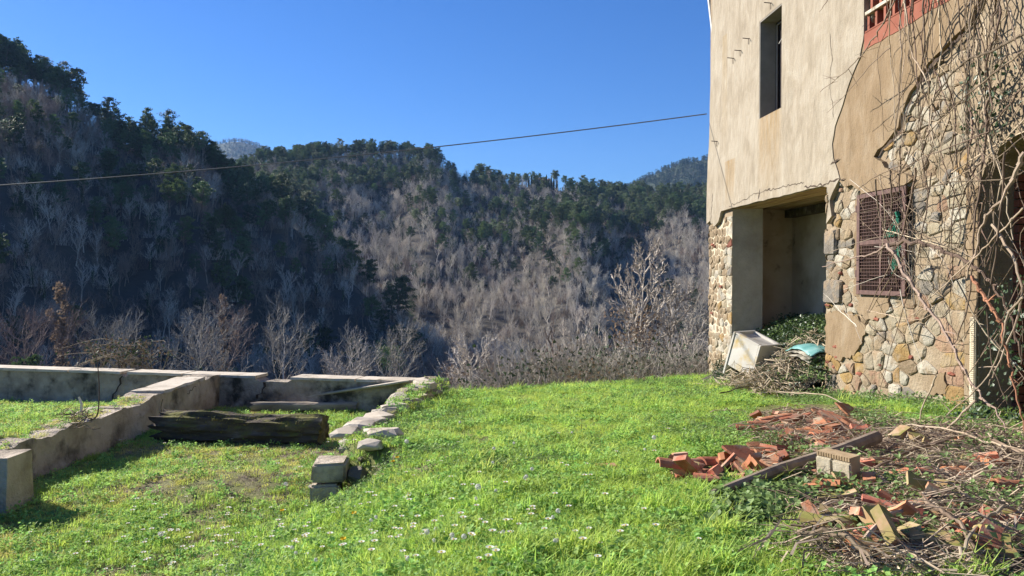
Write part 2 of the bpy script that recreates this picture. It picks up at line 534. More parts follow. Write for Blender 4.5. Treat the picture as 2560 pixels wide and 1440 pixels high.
D_k = KP([(-1500, 560, 2600), (440, 430, 2600), (500, 372, 2600), (530, 353, 2600), (590, 344, 2600), (640, 353, 2600), (690, 382, 2600), (760, 430, 2600), (1000, 560, 2600), (4000, 560, 2600)])


def prof(px):
    def it(k):
        y = float(np.interp(px, k[0], k[1]))
        Y = float(np.interp(px, k[0], k[2]))
        return Y, (690.7 - y) / F * Y
    YA, ZA = it(A_k)
    YB, ZB = it(B_k)
    YC, ZC = it(C_k)
    YD, ZD = it(D_k)
    left = smooth(1250, 900, px)
    zv = -24.0
    kb = 0.6 if ZA > 0 else 1.0
    Zb = zv + (ZA - zv) * (0.55 + 0.25 * smooth(500, 800, px))
    Yb = YA - max(0.0, ZA - Zb) / 0.46
    Yf = Yb - max(4.0, Zb - zv) / 0.9
    P = [(10.0, -8.0), (22.0, -9.0), (45.0, -15.0), (85.0, -22.0), (Yf, zv), (Yb, max(Zb, zv + 0.5)), (YA, max(ZA, zv + 1))]
    dip = max(-24.0, min(ZA - 16.0 * smooth(1250, 700, px), 30))
    P.append((YA + 45, dip))
    base = dip
    P.append((YA + 45 + (YB - YA - 45) * 0.55, base + (ZB - base) * 0.56))
    P.append((YB, ZB))
    P.append((YB + 120, ZB - 30))
    P.append((900, min(ZB - 55, 20)))
    P.append((YC - 250, ZC * 0.55))
    P.append((YC, ZC))
    P.append((YC + 300, ZC * 0.6))
    P.append((YD - 400, ZD * 0.6))
    P.append((YD, ZD))
    P.append((3000.0, ZD * 0.7))
    return np.array([p[0] for p in P]), np.array([p[1] for p in P])


def smooth_profile(px):
    a, b = prof(px)
    n = 400
    L = np.linspace(math.log(10), math.log(3000), n)
    z = np.interp(np.exp(L), a, b)
    ker = np.hanning(9)
    ker /= ker.sum()
    zp = np.concatenate([np.full(4, z[0]), z, np.full(4, z[-1])])
    return L, np.convolve(zp, ker, 'valid')


PX0, PX1, DPX = -1000, 3500, 20
_px = np.arange(PX0, PX1 + 1, DPX)
_Z = np.array([smooth_profile(float(p))[1] for p in _px])
_L = smooth_profile(0.0)[0]
BUMPS = [(1590, 320, 80, 80, -17), (1440, 330, 70, 90, 12), (1690, 420, 60, 70, 7), (1240, 400, 60, 60, -4), (1090, 330, 60, 60, 3), (960, 400, 60, 60, -8),
         (300, 190, 60, 25, -5), (520, 180, 60, 25, 5), (120, 200, 60, 25, 4)]


def hill_z(X, Y):
    px = 1280 + X / max(Y, 1.0) * F
    px = min(max(px, PX0), PX1 - 0.01)
    Yc = min(max(Y, 10.0), 2999.0)
    fi = (px - PX0) / DPX
    i = int(fi)
    fi -= i
    lf = (math.log(Yc) - _L[0]) / (_L[1] - _L[0])
    j = min(int(lf), len(_L) - 2)
    lf -= j
    z = (_Z[i, j] * (1 - lf) + _Z[i, j + 1] * lf) * (1 - fi) + (_Z[i + 1, j] * (1 - lf) + _Z[i + 1, j + 1] * lf) * fi
    for (bp, bY, wp, wY, amp) in BUMPS:
        z += amp * math.exp(-((px - bp) / wp) ** 2 - ((Y - bY) / wY) ** 2)
    a = smooth(60, 200, Y)
    z += a * (2.6 * noise.noise(Vector((X * 0.022, Y * 0.022, 0))) + 1.2 * noise.noise(Vector((X * 0.06, Y * 0.06, 5))))
    if Y > 700:
        z += smooth(700, 1300, Y) * 9.0 * noise.noise(Vector((X * 0.008, Y * 0.008, 9)))
    return E + z


hm = MB()
hx = np.arange(PX0, PX1 + 1, 20)
hL = np.concatenate([np.linspace(math.log(14), math.log(700), 120), np.linspace(math.log(715), math.log(2990), 50)])
for l in hL:
    Y = math.exp(l)
    for p in hx:
        X = (p - 1280) / F * Y
        hm.v.append((X, Y, hill_z(X, Y)))
w = len(hx)
nlow = 120
fa, fb = [], []
for j in range(len(hL) - 1):
    for i in range(w - 1):
        (fa if j < nlow else fb).append((j * w + i, j * w + i + 1, (j + 1) * w + i + 1, (j + 1) * w + i))
h1 = MB()
h1.v, h1.f = hm.v[:(nlow + 1) * w], fa
h2 = MB()
h2.v = hm.v[nlow * w:]
h2.f = [tuple(q - nlow * w for q in f) for f in fb]
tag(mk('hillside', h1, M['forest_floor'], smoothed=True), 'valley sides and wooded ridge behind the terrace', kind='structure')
tag(mk('hills', h2, M['far_hill'], smoothed=True), 'distant blue hills behind the wooded ridge', kind='structure')


# ------------------------------------------------------------------ haze
hz = MB()
hz.box((0, 1400, 215), (7600, 3600, 570))
haze_m = bpy.data.materials.new('haze')
haze_m.use_nodes = True
hn = haze_m.node_tree
hn.nodes.clear()
ho = _n(hn, 'ShaderNodeOutputMaterial')
hv = _n(hn, 'ShaderNodeVolumePrincipled')
hv.inputs['Color'].default_value = (0.32, 0.56, 1.0, 1)
hv.inputs['Density'].default_value = 0.00009
hv.inputs['Anisotropy'].default_value = 0.1
hn.links.new(hv.outputs[0], ho.inputs['Volume'])
haze = tag(mk('haze', hz, haze_m), 'thin blue winter haze filling the valley', kind='stuff')

# ------------------------------------------------------------------ stuff scattering (geometry nodes)
def source(name, mbs_mats):
    """an unlinked object used only as instance geometry; several (MB, material) become one mesh."""
    me = bpy.data.meshes.new(name)
    vs, fs, mi = [], [], []
    for k, (mb, m) in enumerate(mbs_mats):
        o = len(vs)
        vs.extend(mb.v)
        fs.extend([tuple(i + o for i in f) for f in mb.f])
        mi.extend([k] * len(mb.f))
        me.materials.append(m)
    me.from_pydata(vs, [], fs)
    me.polygons.foreach_set('material_index', mi)
    me.update()
    return bpy.data.objects.new(name, me)


def scatter(name, label, sources, pts, kind='stuff', parent=None):
    """pts: (x, y, z, rx, ry, rz, scale, variant)"""
    a = np.array(pts, dtype=np.float32)
    me = bpy.data.meshes.new(name)
    me.vertices.add(len(a))
    me.vertices.foreach_set('co', a[:, :3].ravel())
    at = me.attributes.new('rot', 'FLOAT_VECTOR', 'POINT')
    at.data.foreach_set('vector', a[:, 3:6].ravel())
    at = me.attributes.new('scl', 'FLOAT', 'POINT')
    at.data.foreach_set('value', a[:, 6].copy())
    at = me.attributes.new('var', 'INT', 'POINT')
    at.data.foreach_set('value', a[:, 7].astype(np.int32))
    o = bpy.data.objects.new(name, me)
    col.objects.link(o)
    ng = bpy.data.node_groups.new(name + '_nodes', 'GeometryNodeTree')
    ng.interface.new_socket('Geometry', in_out='INPUT', socket_type='NodeSocketGeometry')
    ng.interface.new_socket('Geometry', in_out='OUTPUT', socket_type='NodeSocketGeometry')
    gi = ng.nodes.new('NodeGroupInput')
    go = ng.nodes.new('NodeGroupOutput')
    join = ng.nodes.new('GeometryNodeJoinGeometry')

    def attr(nm, ty):
        q = ng.nodes.new('GeometryNodeInputNamedAttribute')
        q.data_type = ty
        q.inputs[0].default_value = nm
        return [s for s in q.outputs if s.enabled and s.name == 'Attribute'][0]
    rot, scl, var = attr('rot', 'FLOAT_VECTOR'), attr('scl', 'FLOAT'), attr('var', 'INT')
    for k, s in enumerate(sources):
        cmp_ = ng.nodes.new('FunctionNodeCompare')
        cmp_.data_type = 'INT'
        cmp_.operation = 'EQUAL'
        ia = [q for q in cmp_.inputs if q.enabled and q.name == 'A'][0]
        ib = [q for q in cmp_.inputs if q.enabled and q.name == 'B'][0]
        ng.links.new(var, ia)
        ib.default_value = k
        oi = ng.nodes.new('GeometryNodeObjectInfo')
        oi.inputs['Object'].default_value = s
        oi.inputs['As Instance'].default_value = True
        ip = ng.nodes.new('GeometryNodeInstanceOnPoints')
        ng.links.new(gi.outputs[0], ip.inputs['Points'])
        ng.links.new(cmp_.outputs[0], ip.inputs['Selection'])
        ng.links.new(oi.outputs['Geometry'], ip.inputs['Instance'])
        ng.links.new(rot, ip.inputs['Rotation'])
        ng.links.new(scl, ip.inputs['Scale'])
        ng.links.new(ip.outputs[0], join.inputs[0])
    ng.links.new(join.outputs[0], go.inputs[0])
    md = o.modifiers.new('scatter', 'NODES')
    md.node_group = ng
    if parent is not None:
        o.parent = parent
    return tag(o, label, kind=kind)


# ------------------------------------------------------------------ tree builders
def rvec(rng):
    return Vector((rng.gauss(0, 1), rng.gauss(0, 1), rng.gauss(0, 1)))


def grow(trunk, crown, rng, p, d, L, r, lvl, P):
    n = P['seg'][lvl]
    pts = [p.copy()]
    d = d.normalized()
    for i in range(n):
        d = (d + rvec(rng) * P['wob'][lvl] + Vector((0, 0, 1)) * P['up'][lvl] / n).normalized()
        p = p + d * (L / n)
        pts.append(p.copy())
    tgt = trunk if lvl == 0 else crown
    sides = P['sides'][lvl]
    rad = [r * (1 - (0.72 if lvl else 0.92) * i / n) for i in range(n + 1)]
    if sides >= 3:
        tgt.tube(pts, rad, sides, cap=False)
    else:
        a = (pts[-1] - pts[0]).cross(rvec(rng)).normalized()
        if n == 1:
            tgt.add([pts[0] - a * r, pts[0] + a * r, pts[1]], [(0, 1, 2)])
        else:
            o = len(tgt.v)
            for q, rr in zip(pts, rad):
                tgt.v.append(tuple(q - a * rr))
                tgt.v.append(tuple(q + a * rr))
            for i in range(n):
                tgt.f.append((o + 2 * i, o + 2 * i + 1, o + 2 * i + 3, o + 2 * i + 2))
    if lvl >= P['max']:
        return
    k = P['kids'][lvl]
    az = rng.uniform(0, 6.28)
    for j in range(k):
        t = P['t0'][lvl] + (1 - P['t0'][lvl]) * (j + rng.random()) / k
        t = min(t, 0.985)
        fi = t * n
        i = min(int(fi), n - 1)
        q = pts[i].lerp(pts[i + 1], fi - i)
        dd = (pts[i + 1] - pts[i]).normalized()
        az += 2.4 + rng.uniform(-0.5, 0.5)
        a = dd.orthogonal().normalized()
        a = Matrix.Rotation(az, 3, dd) @ a
        ang = R(P['ang'][lvl]) * rng.uniform(0.7, 1.3)
        cd = dd * math.cos(ang) + a * math.sin(ang)
        ll = L * P['lr'][lvl] * (1 - P.get('tap', 0.45) * t) * rng.uniform(0.7, 1.25)
        grow(trunk, crown, rng, q, cd, ll, max(P['rmin'][lvl + 1], r * P['rr'][lvl] * (1 - 0.4 * t)), lvl + 1, P)


HILL_TREE = dict(max=3, seg=[4, 3, 2, 1], wob=[0.07, 0.13, 0.2, 0.2], up=[0.1, 0.55, 0.4, 0.2], sides=[5, 3, 2, 2], kids=[11, 8, 9, 0], t0=[0.3, 0.25, 0.15, 0],
                 ang=[38, 36, 38, 0], lr=[0.56, 0.55, 0.55, 0], rr=[0.45, 0.5, 0.6, 0], rmin=[0.09, 0.045, 0.03, 0.022])


def make_bare(seed, H, P=HILL_TREE, lean=0.06):
    rng = random.Random(seed)
    t, c = MB(), MB()
    grow(t, c, rng, Vector((0, 0, -0.5)), Vector((rng.gauss(0, lean), rng.gauss(0, lean), 1)), H * 0.82, H * 0.016, 0, P)
    return t, c


def leaf_tris(mb, rng, c, rad, n, size, flat=1.0, el=2.2):
    for i in range(n):
        while True:
            u = Vector((rng.uniform(-1, 1), rng.uniform(-1, 1), rng.uniform(-1, 1)))
            if u.length < 1:
                break
        p = c + Vector((u.x * rad, u.y * rad, u.z * rad * flat))
        a = rvec(rng).normalized()
        b = a.orthogonal().normalized()
        s = size * rng.uniform(0.6, 1.3)
        mb.add([p - b * s / el, p + b * s / el, p + a * s], [(0, 1, 2)])


def make_pine(seed, H, bare=0.45, spread=0.2):
    rng = random.Random(seed)
    t, c = MB(), MB()
    pts = [Vector((0, 0, -0.6))]
    d = Vector((rng.gauss(0, 0.05), rng.gauss(0, 0.05), 1))
    n = 7
    for i in range(n):
        d = (d + rvec(rng) * 0.04).normalized()
        pts.append(pts[-1] + d * ((H + 0.6) / n))
    t.tube(pts, [H * 0.017 * (1 - 0.75 * i / n) for i in range(n + 1)], 5, cap=False)

    def on(tt):
        f = tt * n
        i = min(int(f), n - 1)
        return pts[i].lerp(pts[i + 1], f - i)
    nl = 17
    az = rng.uniform(0, 6)
    for j in range(nl):
        tt = bare + (1 - bare) * ((j + rng.random() * 0.8) / nl)
        q = on(min(tt, 0.99))
        az += 2.4 + rng.uniform(-0.6, 0.6)
        rel = (tt - bare) / (1 - bare)
        ln = H * spread * (0.55 + 0.75 * math.sin(min(1, rel * 0.8 + 0.12) * math.pi)) * rng.uniform(0.6, 1.25) * (1.0 - 0.45 * rel)
        dd = Vector((math.cos(az), math.sin(az), rng.uniform(0.05, 0.5)))
        e = q + dd * ln
        t.tube([q, q.lerp(e, 0.5) - Vector((0, 0, 0.1)), e], [H * 0.006, H * 0.004, H * 0.002], 3, cap=False)
        for k in range(3):
            cp = q.lerp(e, 0.5 + 0.28 * k) + rvec(rng) * H * 0.02
            leaf_tris(c, rng, cp, H * rng.uniform(0.045, 0.085), 30, H * 0.034, 0.6)
    leaf_tris(c, rng, on(0.99), H * 0.075, 45, H * 0.034, 0.8)
    return t, c


def make_evergreen(seed, H):
    rng = random.Random(seed)
    t, c = MB(), MB()
    t.tube([Vector((0, 0, -0.5)), Vector((0.1, 0, H * 0.4)), Vector((0, 0.1, H * 0.75))], [H * 0.02, H * 0.015, H * 0.006], 5, cap=False)
    for i in range(26):
        a = rng.uniform(0, 6.28)
        zz = rng.uniform(0.2, 0.95)
        rr = H * 0.26 * math.sqrt(max(0.05, 1 - ((zz - 0.55) / 0.5) ** 2)) * rng.uniform(0.5, 1.05)
        leaf_tris(c, rng, Vector((math.cos(a) * rr, math.sin(a) * rr, zz * H)), H * rng.uniform(0.07, 0.12), 42, H * 0.04, 0.8)
    return t, c


def make_ivy_tree(seed, H):
    """a bare trunk wrapped in ivy, a few bare limbs on top"""
    rng = random.Random(seed)
    t, c = make_bare(seed, H)
    iv = MB()
    for i in range(16):
        z = H * (0.04 + 0.6 * i / 16)
        leaf_tris(iv, rng, Vector((rng.gauss(0, 0.1), rng.gauss(0, 0.1), z)), H * rng.uniform(0.035, 0.07), 26, H * 0.035, 1.0)
    return t, c, iv


# sources for the mass of the wood
src_bare = [source('bare_tree_a', [(t, M['bark_grey']), (c, M['bark_grey'])]) for t, c in [make_bare(s, 11.0) for s in (11, 12, 13)]]
src_light = [source('bare_tree_b', [(t, M['bark_light']), (c, M['bark_light'])]) for t, c in [make_bare(s, 11.0) for s in (21, 22)]]
src_brown = [source('bare_tree_c', [(t, M['bark_brown']), (c, M['bark_brown'])]) for t, c in [make_bare(s, 10.0) for s in (31, 32)]]
src_pine = [source('pine_a', [(t, M['bark_pine']), (c, M['needles'])]) for t, c in [make_pine(s, 13.0, b, sp) for s, b, sp in ((41, 0.45, 0.2), (42, 0.58, 0.19))]]
src_ever = [source('evergreen_a', [(t, M['bark_brown']), (c, M['evergreen'])]) for t, c in [make_evergreen(s, 8.0) for s in (51, 52)]]
src_ivy = []
for s in (61, 62):
    t, c, iv = make_ivy_tree(s, 10.0)
    src_ivy.append(source('ivy_tree_a', [(t, M['bark_grey']), (c, M['bark_grey']), (iv, M['evergreen'])]))
SRC = src_bare + src_light + src_brown + src_pine + src_ever + src_ivy   # 3+2+2+2+2+2
V_BARE, V_LIGHT, V_BROWN, V_PINE, V_EVER, V_IVY = (0, 1, 2), (3, 4), (5, 6), (7, 8), (9, 10), (11, 12)


# single trees, one prototype for each kind (parts: trunk, crown)
def proto_tree(name, label, cat, group, parts):
    o = thing(name, (0, 0, 0), label, cat, group)
    for nm, mb, m in parts:
        mk(nm, mb, m, o)
    return o


class Proto:
    def __init__(self, root):
        self.root, self.used = root, False

    def place(self, loc, rz, sc, label=None, group=None):
        if not self.used:
            self.used = True
            r = self.root
            r.location, r.rotation_euler, r.scale = loc, (0, 0, rz), (sc, sc, sc)
            if label:
                r['label'] = label
            if group:
                r['group'] = group
            return r
        return dup(self.root, loc, rz, sc, label, group)


def protos(name, cat, builder, seeds, mats, partnames=('trunk', 'crown', 'ivy')):
    res = []
    for s in seeds:
        ms = builder(s)
        res.append(Proto(proto_tree(name, 'x', cat, None, [(partnames[i], ms[i], mats[i]) for i in range(len(ms))])))
    return res


P_bare = protos('bare_tree', 'tree', lambda s: make_bare(s, 11.0), (101, 102, 103), (M['bark_grey'], M['bark_grey']))
P_light = protos('bare_tree', 'tree', lambda s: make_bare(s, 11.5), (111, 112), (M['bark_light'], M['bark_light']))
P_brown = protos('bare_tree', 'tree', lambda s: make_bare(s, 10.0), (121, 122), (M['bark_brown'], M['bark_brown']))
P_pine = protos('pine_tree', 'pine', lambda s: make_pine(s, 13.0, 0.40 + 0.06 * (s % 3), 0.19), (131, 132, 133), (M['bark_pine'], M['needles']))
P_ivy = protos('ivy_tree', 'tree', lambda s: make_ivy_tree(s, 10.0), (141, 142), (M['bark_grey'], M['bark_grey'], M['evergreen']))


def pix(X, Y, Z):
    v = Vector((X, Y, Z)) - eye
    d = v.dot(fwd)
    return 1280 + F * v.x / d, 720 - F * v.dot(upv) / d


def skyline(px):
    return min(float(np.interp(px, A_k[0], A_k[1])), float(np.interp(px, B_k[0], B_k[1])))


rng = random.Random(5)
mass = []
cand = []
# left hill, valley side and ridge
for (Y0, Y1, dens, pxa, pxb) in ((70, 275, 0.095, -400, 1350), (170, 610, 0.07, 350, 1950), (110, 275, 0.010, -1000, -400)):
    area = (pxb - pxa) / F * (Y1 * Y1 - Y0 * Y0) / 2
    for q in range(int(area * dens)):
        Y = math.sqrt(rng.uniform(Y0 * Y0, Y1 * Y1))
        px = rng.uniform(pxa, pxb)
        X = (px - 1280) / F * Y
        YA = float(np.interp(px, A_k[0], A_k[2]))
        YB = float(np.interp(px, B_k[0], B_k[2]))
        if Y0 == 170 and (Y < YA + 12 or Y > YB + 25):
            continue
        if Y0 == 70 and Y > YA + 12:
            continue
        if Y0 == 70 and 200 < px < 1200 and Y < 150 and rng.random() < 0.85:
            continue
        if Y > YB - 45 and 1300 < px < 1440 and rng.random() < 0.6:
            continue
        cand.append((px, X, Y))
GL, GP, GB = 'bare trees on the hillside', 'pines on the hillside', 'ivy-clad trees on the hillside'
singles = {'bare': [], 'pine': [], 'ivy': []}
for (px, X, Y) in cand:
    Z = hill_z(X, Y)
    bx, by = pix(X, Y, Z)
    YA = float(np.interp(px, A_k[0], A_k[2]))
    onA = Y < YA + 12 and px < 1250
    sk = float(np.interp(px, A_k[0], A_k[1])) if onA else float(np.interp(px, B_k[0], B_k[1]))
    dy = by - sk
    cl = noise.noise(Vector((X * 0.018, Y * 0.018, 2.2)))
    u = rng.random()
    if onA:
        if px < 620:
            pp = 0.8 if dy < 30 else (0.10 if (dy < 110 and px < 260) else (0.42 + 0.6 * cl if dy < 240 and px > 230 else (0.24 + 0.6 * cl if dy < 330 else 0.03)))
        else:
            pp = 0.22 if dy < 160 else 0.05
        pi, pbrown, plight = 0.14, 0.72, 0.02  # brown bark, its share raised to darken the shaded slope
        pe = 0.05 if Y > 150 else 0.0
    else:
        pp = (0.5 if px < 1090 else 0.3) if dy < 16 else (0.34 + 0.7 * cl if dy < 110 else (0.10 + 0.3 * cl if dy < 190 else 0.025))
        if px < 800 and dy < 190:
            pp = min(0.75, pp + 0.25)
        if 1100 < px < 1180 and dy < 40:
            pp = 0.1
        pe = 0.22 + 0.4 * cl if 12 < dy < 190 else 0.11 + 0.2 * cl
        pi, pbrown, plight = 0.11, 0.06, 0.62 if dy > 120 else 0.2  # large share of paler bark brightens the sunlit slope by colour
    if 1050 < px < 1450 and by > 740:
        pp = pe = pi = 0.0
    rz = rng.uniform(0, 6.28)
    sc = rng.uniform(0.45, 0.82) if not (onA and Y < 130) else rng.uniform(0.55, 0.95)
    if u < pp:
        kind = 'pine'
        if dy < 26:
            sc *= 1.35 if onA else 1.2
    elif u < pp + pe:
        mass.append((X, Y, Z, 0, 0, rz, sc * 0.95, rng.choice(V_EVER)))
        continue
    elif u < pp + pe + pi:
        kind = 'ivy'
    else:
        kind = 'bare'
        v = rng.random()
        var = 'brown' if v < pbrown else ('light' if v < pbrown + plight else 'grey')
    size = sc / Y
    vis = (-60 < bx < 1790) and by < 985
    if kind == 'bare':
        singles['bare'].append((size if vis else 0, X, Y, Z, rz, sc, var, bx, by, onA))
    else:
        singles[kind].append((size if vis else 0, X, Y, Z, rz, sc, '', bx, by, onA))
NMAX = {'bare': 260, 'pine': 230, 'ivy': 60}


def place_words(bx, by, onA):
    if onA:
        a = 'at the far left' if bx < 230 else 'left of its middle' if bx < 470 else 'in its middle' if bx < 720 else 'at its right end'
        sk = float(np.interp(bx, A_k[0], A_k[1]))
        b = 'high up' if by - sk < 120 else 'mid-height' if by - sk < 300 else 'low down'
    else:
        a = 'at its left end' if bx < 820 else 'in its middle' if bx < 1130 else 'in its right part' if bx < 1480 else 'nearest the house'
        sk = float(np.interp(bx, B_k[0], B_k[1]))
        b = 'high up' if by - sk < 90 else 'mid-height' if by - sk < 220 else 'low down'
    return a, b


def zone(bx, by, onA, kind):
    lab, grp = zone_base(bx, by, onA, kind)
    a, b = place_words(bx, by, onA)
    if 'skyline' in lab or 'against the sky' in lab:
        return lab + ' ' + a, grp + ' ' + a
    return lab + ', ' + b + ' ' + a, grp + ', ' + b + ' ' + a


def zone_base(bx, by, onA, kind):
    if kind == 'pine':
        if onA:
            if by < float(np.interp(bx, A_k[0], A_k[1])) + 26:
                return 'dark pine on the skyline of the left ridge', 'pines along the left ridge'
            return 'dusky pine among bare trees on the left slope', 'pines on the left slope'
        if by < float(np.interp(bx, B_k[0], B_k[1])) + 20:
            return 'small pine along the far ridge against the sky', 'pines along the far ridge'
        return 'dark green pine below the crest of the far ridge', 'pines on the far slope'
    if kind == 'ivy':
        return ('ivy-wrapped leafless tree on the shaded left slope', 'ivy trees on the left slope') if onA else ('ivy-wrapped leafless tree on the sunny far slope', 'ivy trees on the far slope')
    return ('leafless tree in the shaded wood on the left slope', 'bare trees on the left slope') if onA else ('leafless grey tree in the sunlit far wood', 'bare trees on the far slope')


for kind, lst in singles.items():
    lst.sort(key=lambda q: -q[0])
    for n, (size, X, Y, Z, rz, sc, var, bx, by, onA) in enumerate(lst):
        if n < NMAX[kind] and size > 0:
            lab, grp = zone(bx, by, onA, kind)
            if kind == 'bare':
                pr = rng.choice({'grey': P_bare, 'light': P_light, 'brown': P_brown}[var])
            else:
                pr = rng.choice(P_pine if kind == 'pine' else P_ivy)
            pr.place((X, Y, Z), rz, sc, lab, grp)
        else:
            v = {'bare': {'grey': V_BARE, 'light': V_LIGHT, 'brown': V_BROWN}.get(var), 'pine': V_PINE, 'ivy': V_IVY}[kind]
            mass.append((X, Y, Z, 0, 0, rz, sc, rng.choice(v)))
# the far dark hill: a closed evergreen wood
for q in range(2600):
    px = rng.uniform(1480, 1990)
    Y = rng.uniform(1050, 1530)
    X = (px - 1280) / F * Y
    mass.append((X, Y, hill_z(X, Y) - 1, 0, 0, rng.uniform(0, 6.28), rng.uniform(0.9, 1.5), rng.choice(V_EVER)))
for q in range(1400):
    px = rng.uniform(430, 760)
    Y = rng.uniform(2150, 2620)
    X = (px - 1280) / F * Y
    mass.append((X, Y, hill_z(X, Y) - 1, 0, 0, rng.uniform(0, 6.28), rng.uniform(1.0, 1.7), rng.choice((5, 6, 9, 10))))
# brush under the trees
src_brush = []
for s in (71, 72):
    rg = random.Random(s)
    b = MB()
    for i in range(90):
        p = Vector((rg.gauss(0, 1.0), rg.gauss(0, 1.0), -0.2))
        dd = Vector((rg.gauss(0, 0.35), rg.gauss(0, 0.35), 1)).normalized()
        L = rg.uniform(1.0, 3.2)
        a = dd.cross(rvec(rg)).normalized() * 0.03
        b.add([p - a, p + a, p + dd * L], [(0, 1, 2)])
        for k in range(4):
            q = p + dd * L * rg.uniform(0.3, 0.9)
            d2 = (dd + rvec(rg) * 0.5).normalized()
            b.add([q - a * 0.7, q + a * 0.7, q + d2 * L * 0.4], [(0, 1, 2)])
    src_brush.append(source('brush_a', [(b, M['bark_brown'] if s == 71 else M['bark_grey'])]))
under = []
for (px, X, Y) in cand[::3]:
    X2, Y2 = X + rng.uniform(-4, 4), Y + rng.uniform(-4, 4)
    under.append((X2, Y2, hill_z(X2, Y2), 0, 0, rng.uniform(0, 6.28), rng.uniform(0.7, 1.4), rng.choice((0, 1))))
scatter('woodland', 'closed winter wood of bare trees, pines and holm oaks covering the far slopes', SRC, mass)
scatter('undergrowth', 'brown leafless undergrowth between the trees on the slopes', src_brush, under)

# ------------------------------------------------------------------ the house
WD = 5.2                                    # plan distance from the viewpoint to the wall face
WA = R(4.1)
WNn = Vector((math.cos(WA), math.sin(WA), 0))       # into the house
WU = Vector((-math.sin(WA), math.cos(WA), 0))       # along the wall, away from the viewpoint


def W(s, v, o=0.0):
    """wall frame: s along the wall, v height from the eye datum, o out of the wall towards the yard."""
    return WNn * (WD - o) + WU * s + Vector((0, 0, E + v))


def wpix(px, py, o=0.0):
    d = ray(px, py)
    t = (WD - o) / d.dot(WNn)
    p = d * t
    return p.dot(WU), p.z


def wp(pts, o=0.0):
    return [wpix(a, b, o) for a, b in pts]


S_FAR = wpix(1774, 700)[0]
S_OPL = wpix(1831, 700)[0]
S_OPR = wpix(2066, 700)[0]
S_COR = wpix(2450, 800)[0]
V_OP = wpix(2066, 463)[1]
THICK = 0.58
gs0, gv1 = wpix(2160, 492)
gs1, _ = wpix(2279, 600)
gv0 = wpix(2160, 732)[1]
ws1, _ = wpix(1909, 200)
ws0, _ = wpix(1965, 200)
wv0 = wpix(1909, 297)[1]
wv1 = wpix(1945, 26)[1]
ls1, _ = wpix(2176, 60)
lv0 = wpix(2176, 84)[1]
lv1 = wpix(2176, -60)[1]
ls0 = wpix(2400, 60)[0]
print('wall', S_FAR, S_OPL, S_OPR, S_COR, V_OP, 'grate', gs0, gs1, gv0, gv1, 'win', ws0, ws1, wv0, wv1, 'lat', ls0, ls1, lv0, lv1)
DOOR0, DOOR_V = 5.5, 0.95
V_TOP, V_BOT = 6.6, -3.2

house = thing('house', W(S_COR, -1.5), 'derelict stone house with cream plaster peeling off rubble walls', 'house')


def wall_poly(outer, holes, o0, o1):
    """slab in wall coordinates with holes, from depth o0 to o1"""
    mb = MB()
    loops = [outer] + holes
    flat = [p for l in loops for p in l]
    tri = tessellate_polygon([[Vector((p[0], p[1], 0)) for p in l] for l in loops])
    n = len(flat)
    mb.v = [tuple(W(s, v, o0)) for s, v in flat] + [tuple(W(s, v, o1)) for s, v in flat]
    for t in tri:
        mb.f.append(tuple(n + i for i in t))
        mb.f.append(tuple(reversed(t)))
    k = 0
    for l in loops:
        m = len(l)
        for i in range(m):
            a, b = k + i, k + (i + 1) % m
            mb.f.append((a, b, n + b, n + a))
        k += m
    return mb


def rough_line(pts, step, amp, seed, closed=True):
    rg = random.Random(seed)
    out = []
    n = len(pts)
    for i in range(n if closed else n - 1):
        a, b = Vector(pts[i]), Vector(pts[(i + 1) % n])
        L = (b - a).length
        k = max(1, int(L / step))
        nn = Vector((-(b - a).y, (b - a).x)) / max(L, 1e-6)
        for j in range(k):
            t = j / k
            q = a.lerp(b, t)
            if j > 0:
                q = q + nn * rg.uniform(-amp, amp)
            out.append((q.x, q.y))
    if not closed:
        out.append(tuple(pts[-1]))
    return out


rect = lambda s0, s1, v0, v1: [(s0, v0), (s1, v0), (s1, v1), (s0, v1)]
# masonry: outer outline runs down the legs between the openings
outer = [(2.0, V_BOT), (DOOR0, V_BOT), (DOOR0, DOOR_V)]
for i in range(1, 8):
    a = math.pi * i / 8
    outer.append(((DOOR0 + S_COR) / 2 - math.cos(a) * (S_COR - DOOR0) / 2, DOOR_V + math.sin(a) * 0.42))
outer += [(S_COR, DOOR_V), (S_COR, V_BOT), (S_OPR, V_BOT), (S_OPR, V_OP), (S_OPL, V_OP), (S_OPL, V_BOT), (S_FAR, V_BOT), (S_FAR, V_TOP), (2.0, V_TOP)]
masonry = wall_poly(outer, [rect(gs1, gs0, gv0, gv1), rect(ws0, ws1, wv0, wv1), rect(ls0, ls1, lv0, lv1)], -THICK, 0.0)
fix_normals(mk('wall', masonry, M['mortar'], house))
end = MB()
for (s0, s1, o0, o1) in ((S_FAR - 0.5, S_FAR - 0.001, -6.0, -THICK - 0.001), (2.0, 2.5, -6.0, -THICK - 0.001), (2.0, S_FAR, -6.5, -6.0)):
    end.add([W(s, v, o) for s in (s0, s1) for o in (o0, o1) for v in (V_BOT, V_TOP)], [(0, 1, 3, 2), (4, 6, 7, 5), (0, 4, 5, 1), (2, 3, 7, 6), (0, 2, 6, 4), (1, 5, 7, 3)])
fix_normals(mk('wall', end, M['mortar'], house))
rf = MB()
rf.add([W(1.7, V_TOP + 0.003, 0.3), W(S_FAR + 0.3, V_TOP + 0.003, 0.3), W(S_FAR + 0.3, V_TOP + 1.3, -3.2), W(1.7, V_TOP + 1.3, -3.2), W(S_FAR + 0.3, V_TOP + 0.003, -6.8), W(1.7, V_TOP + 0.003, -6.8)],
       [(0, 1, 2, 3), (3, 2, 4, 5), (0, 3, 5), (1, 4, 2), (0, 5, 4, 1)])
mk('roof', rf, M['roof_tile'], house)

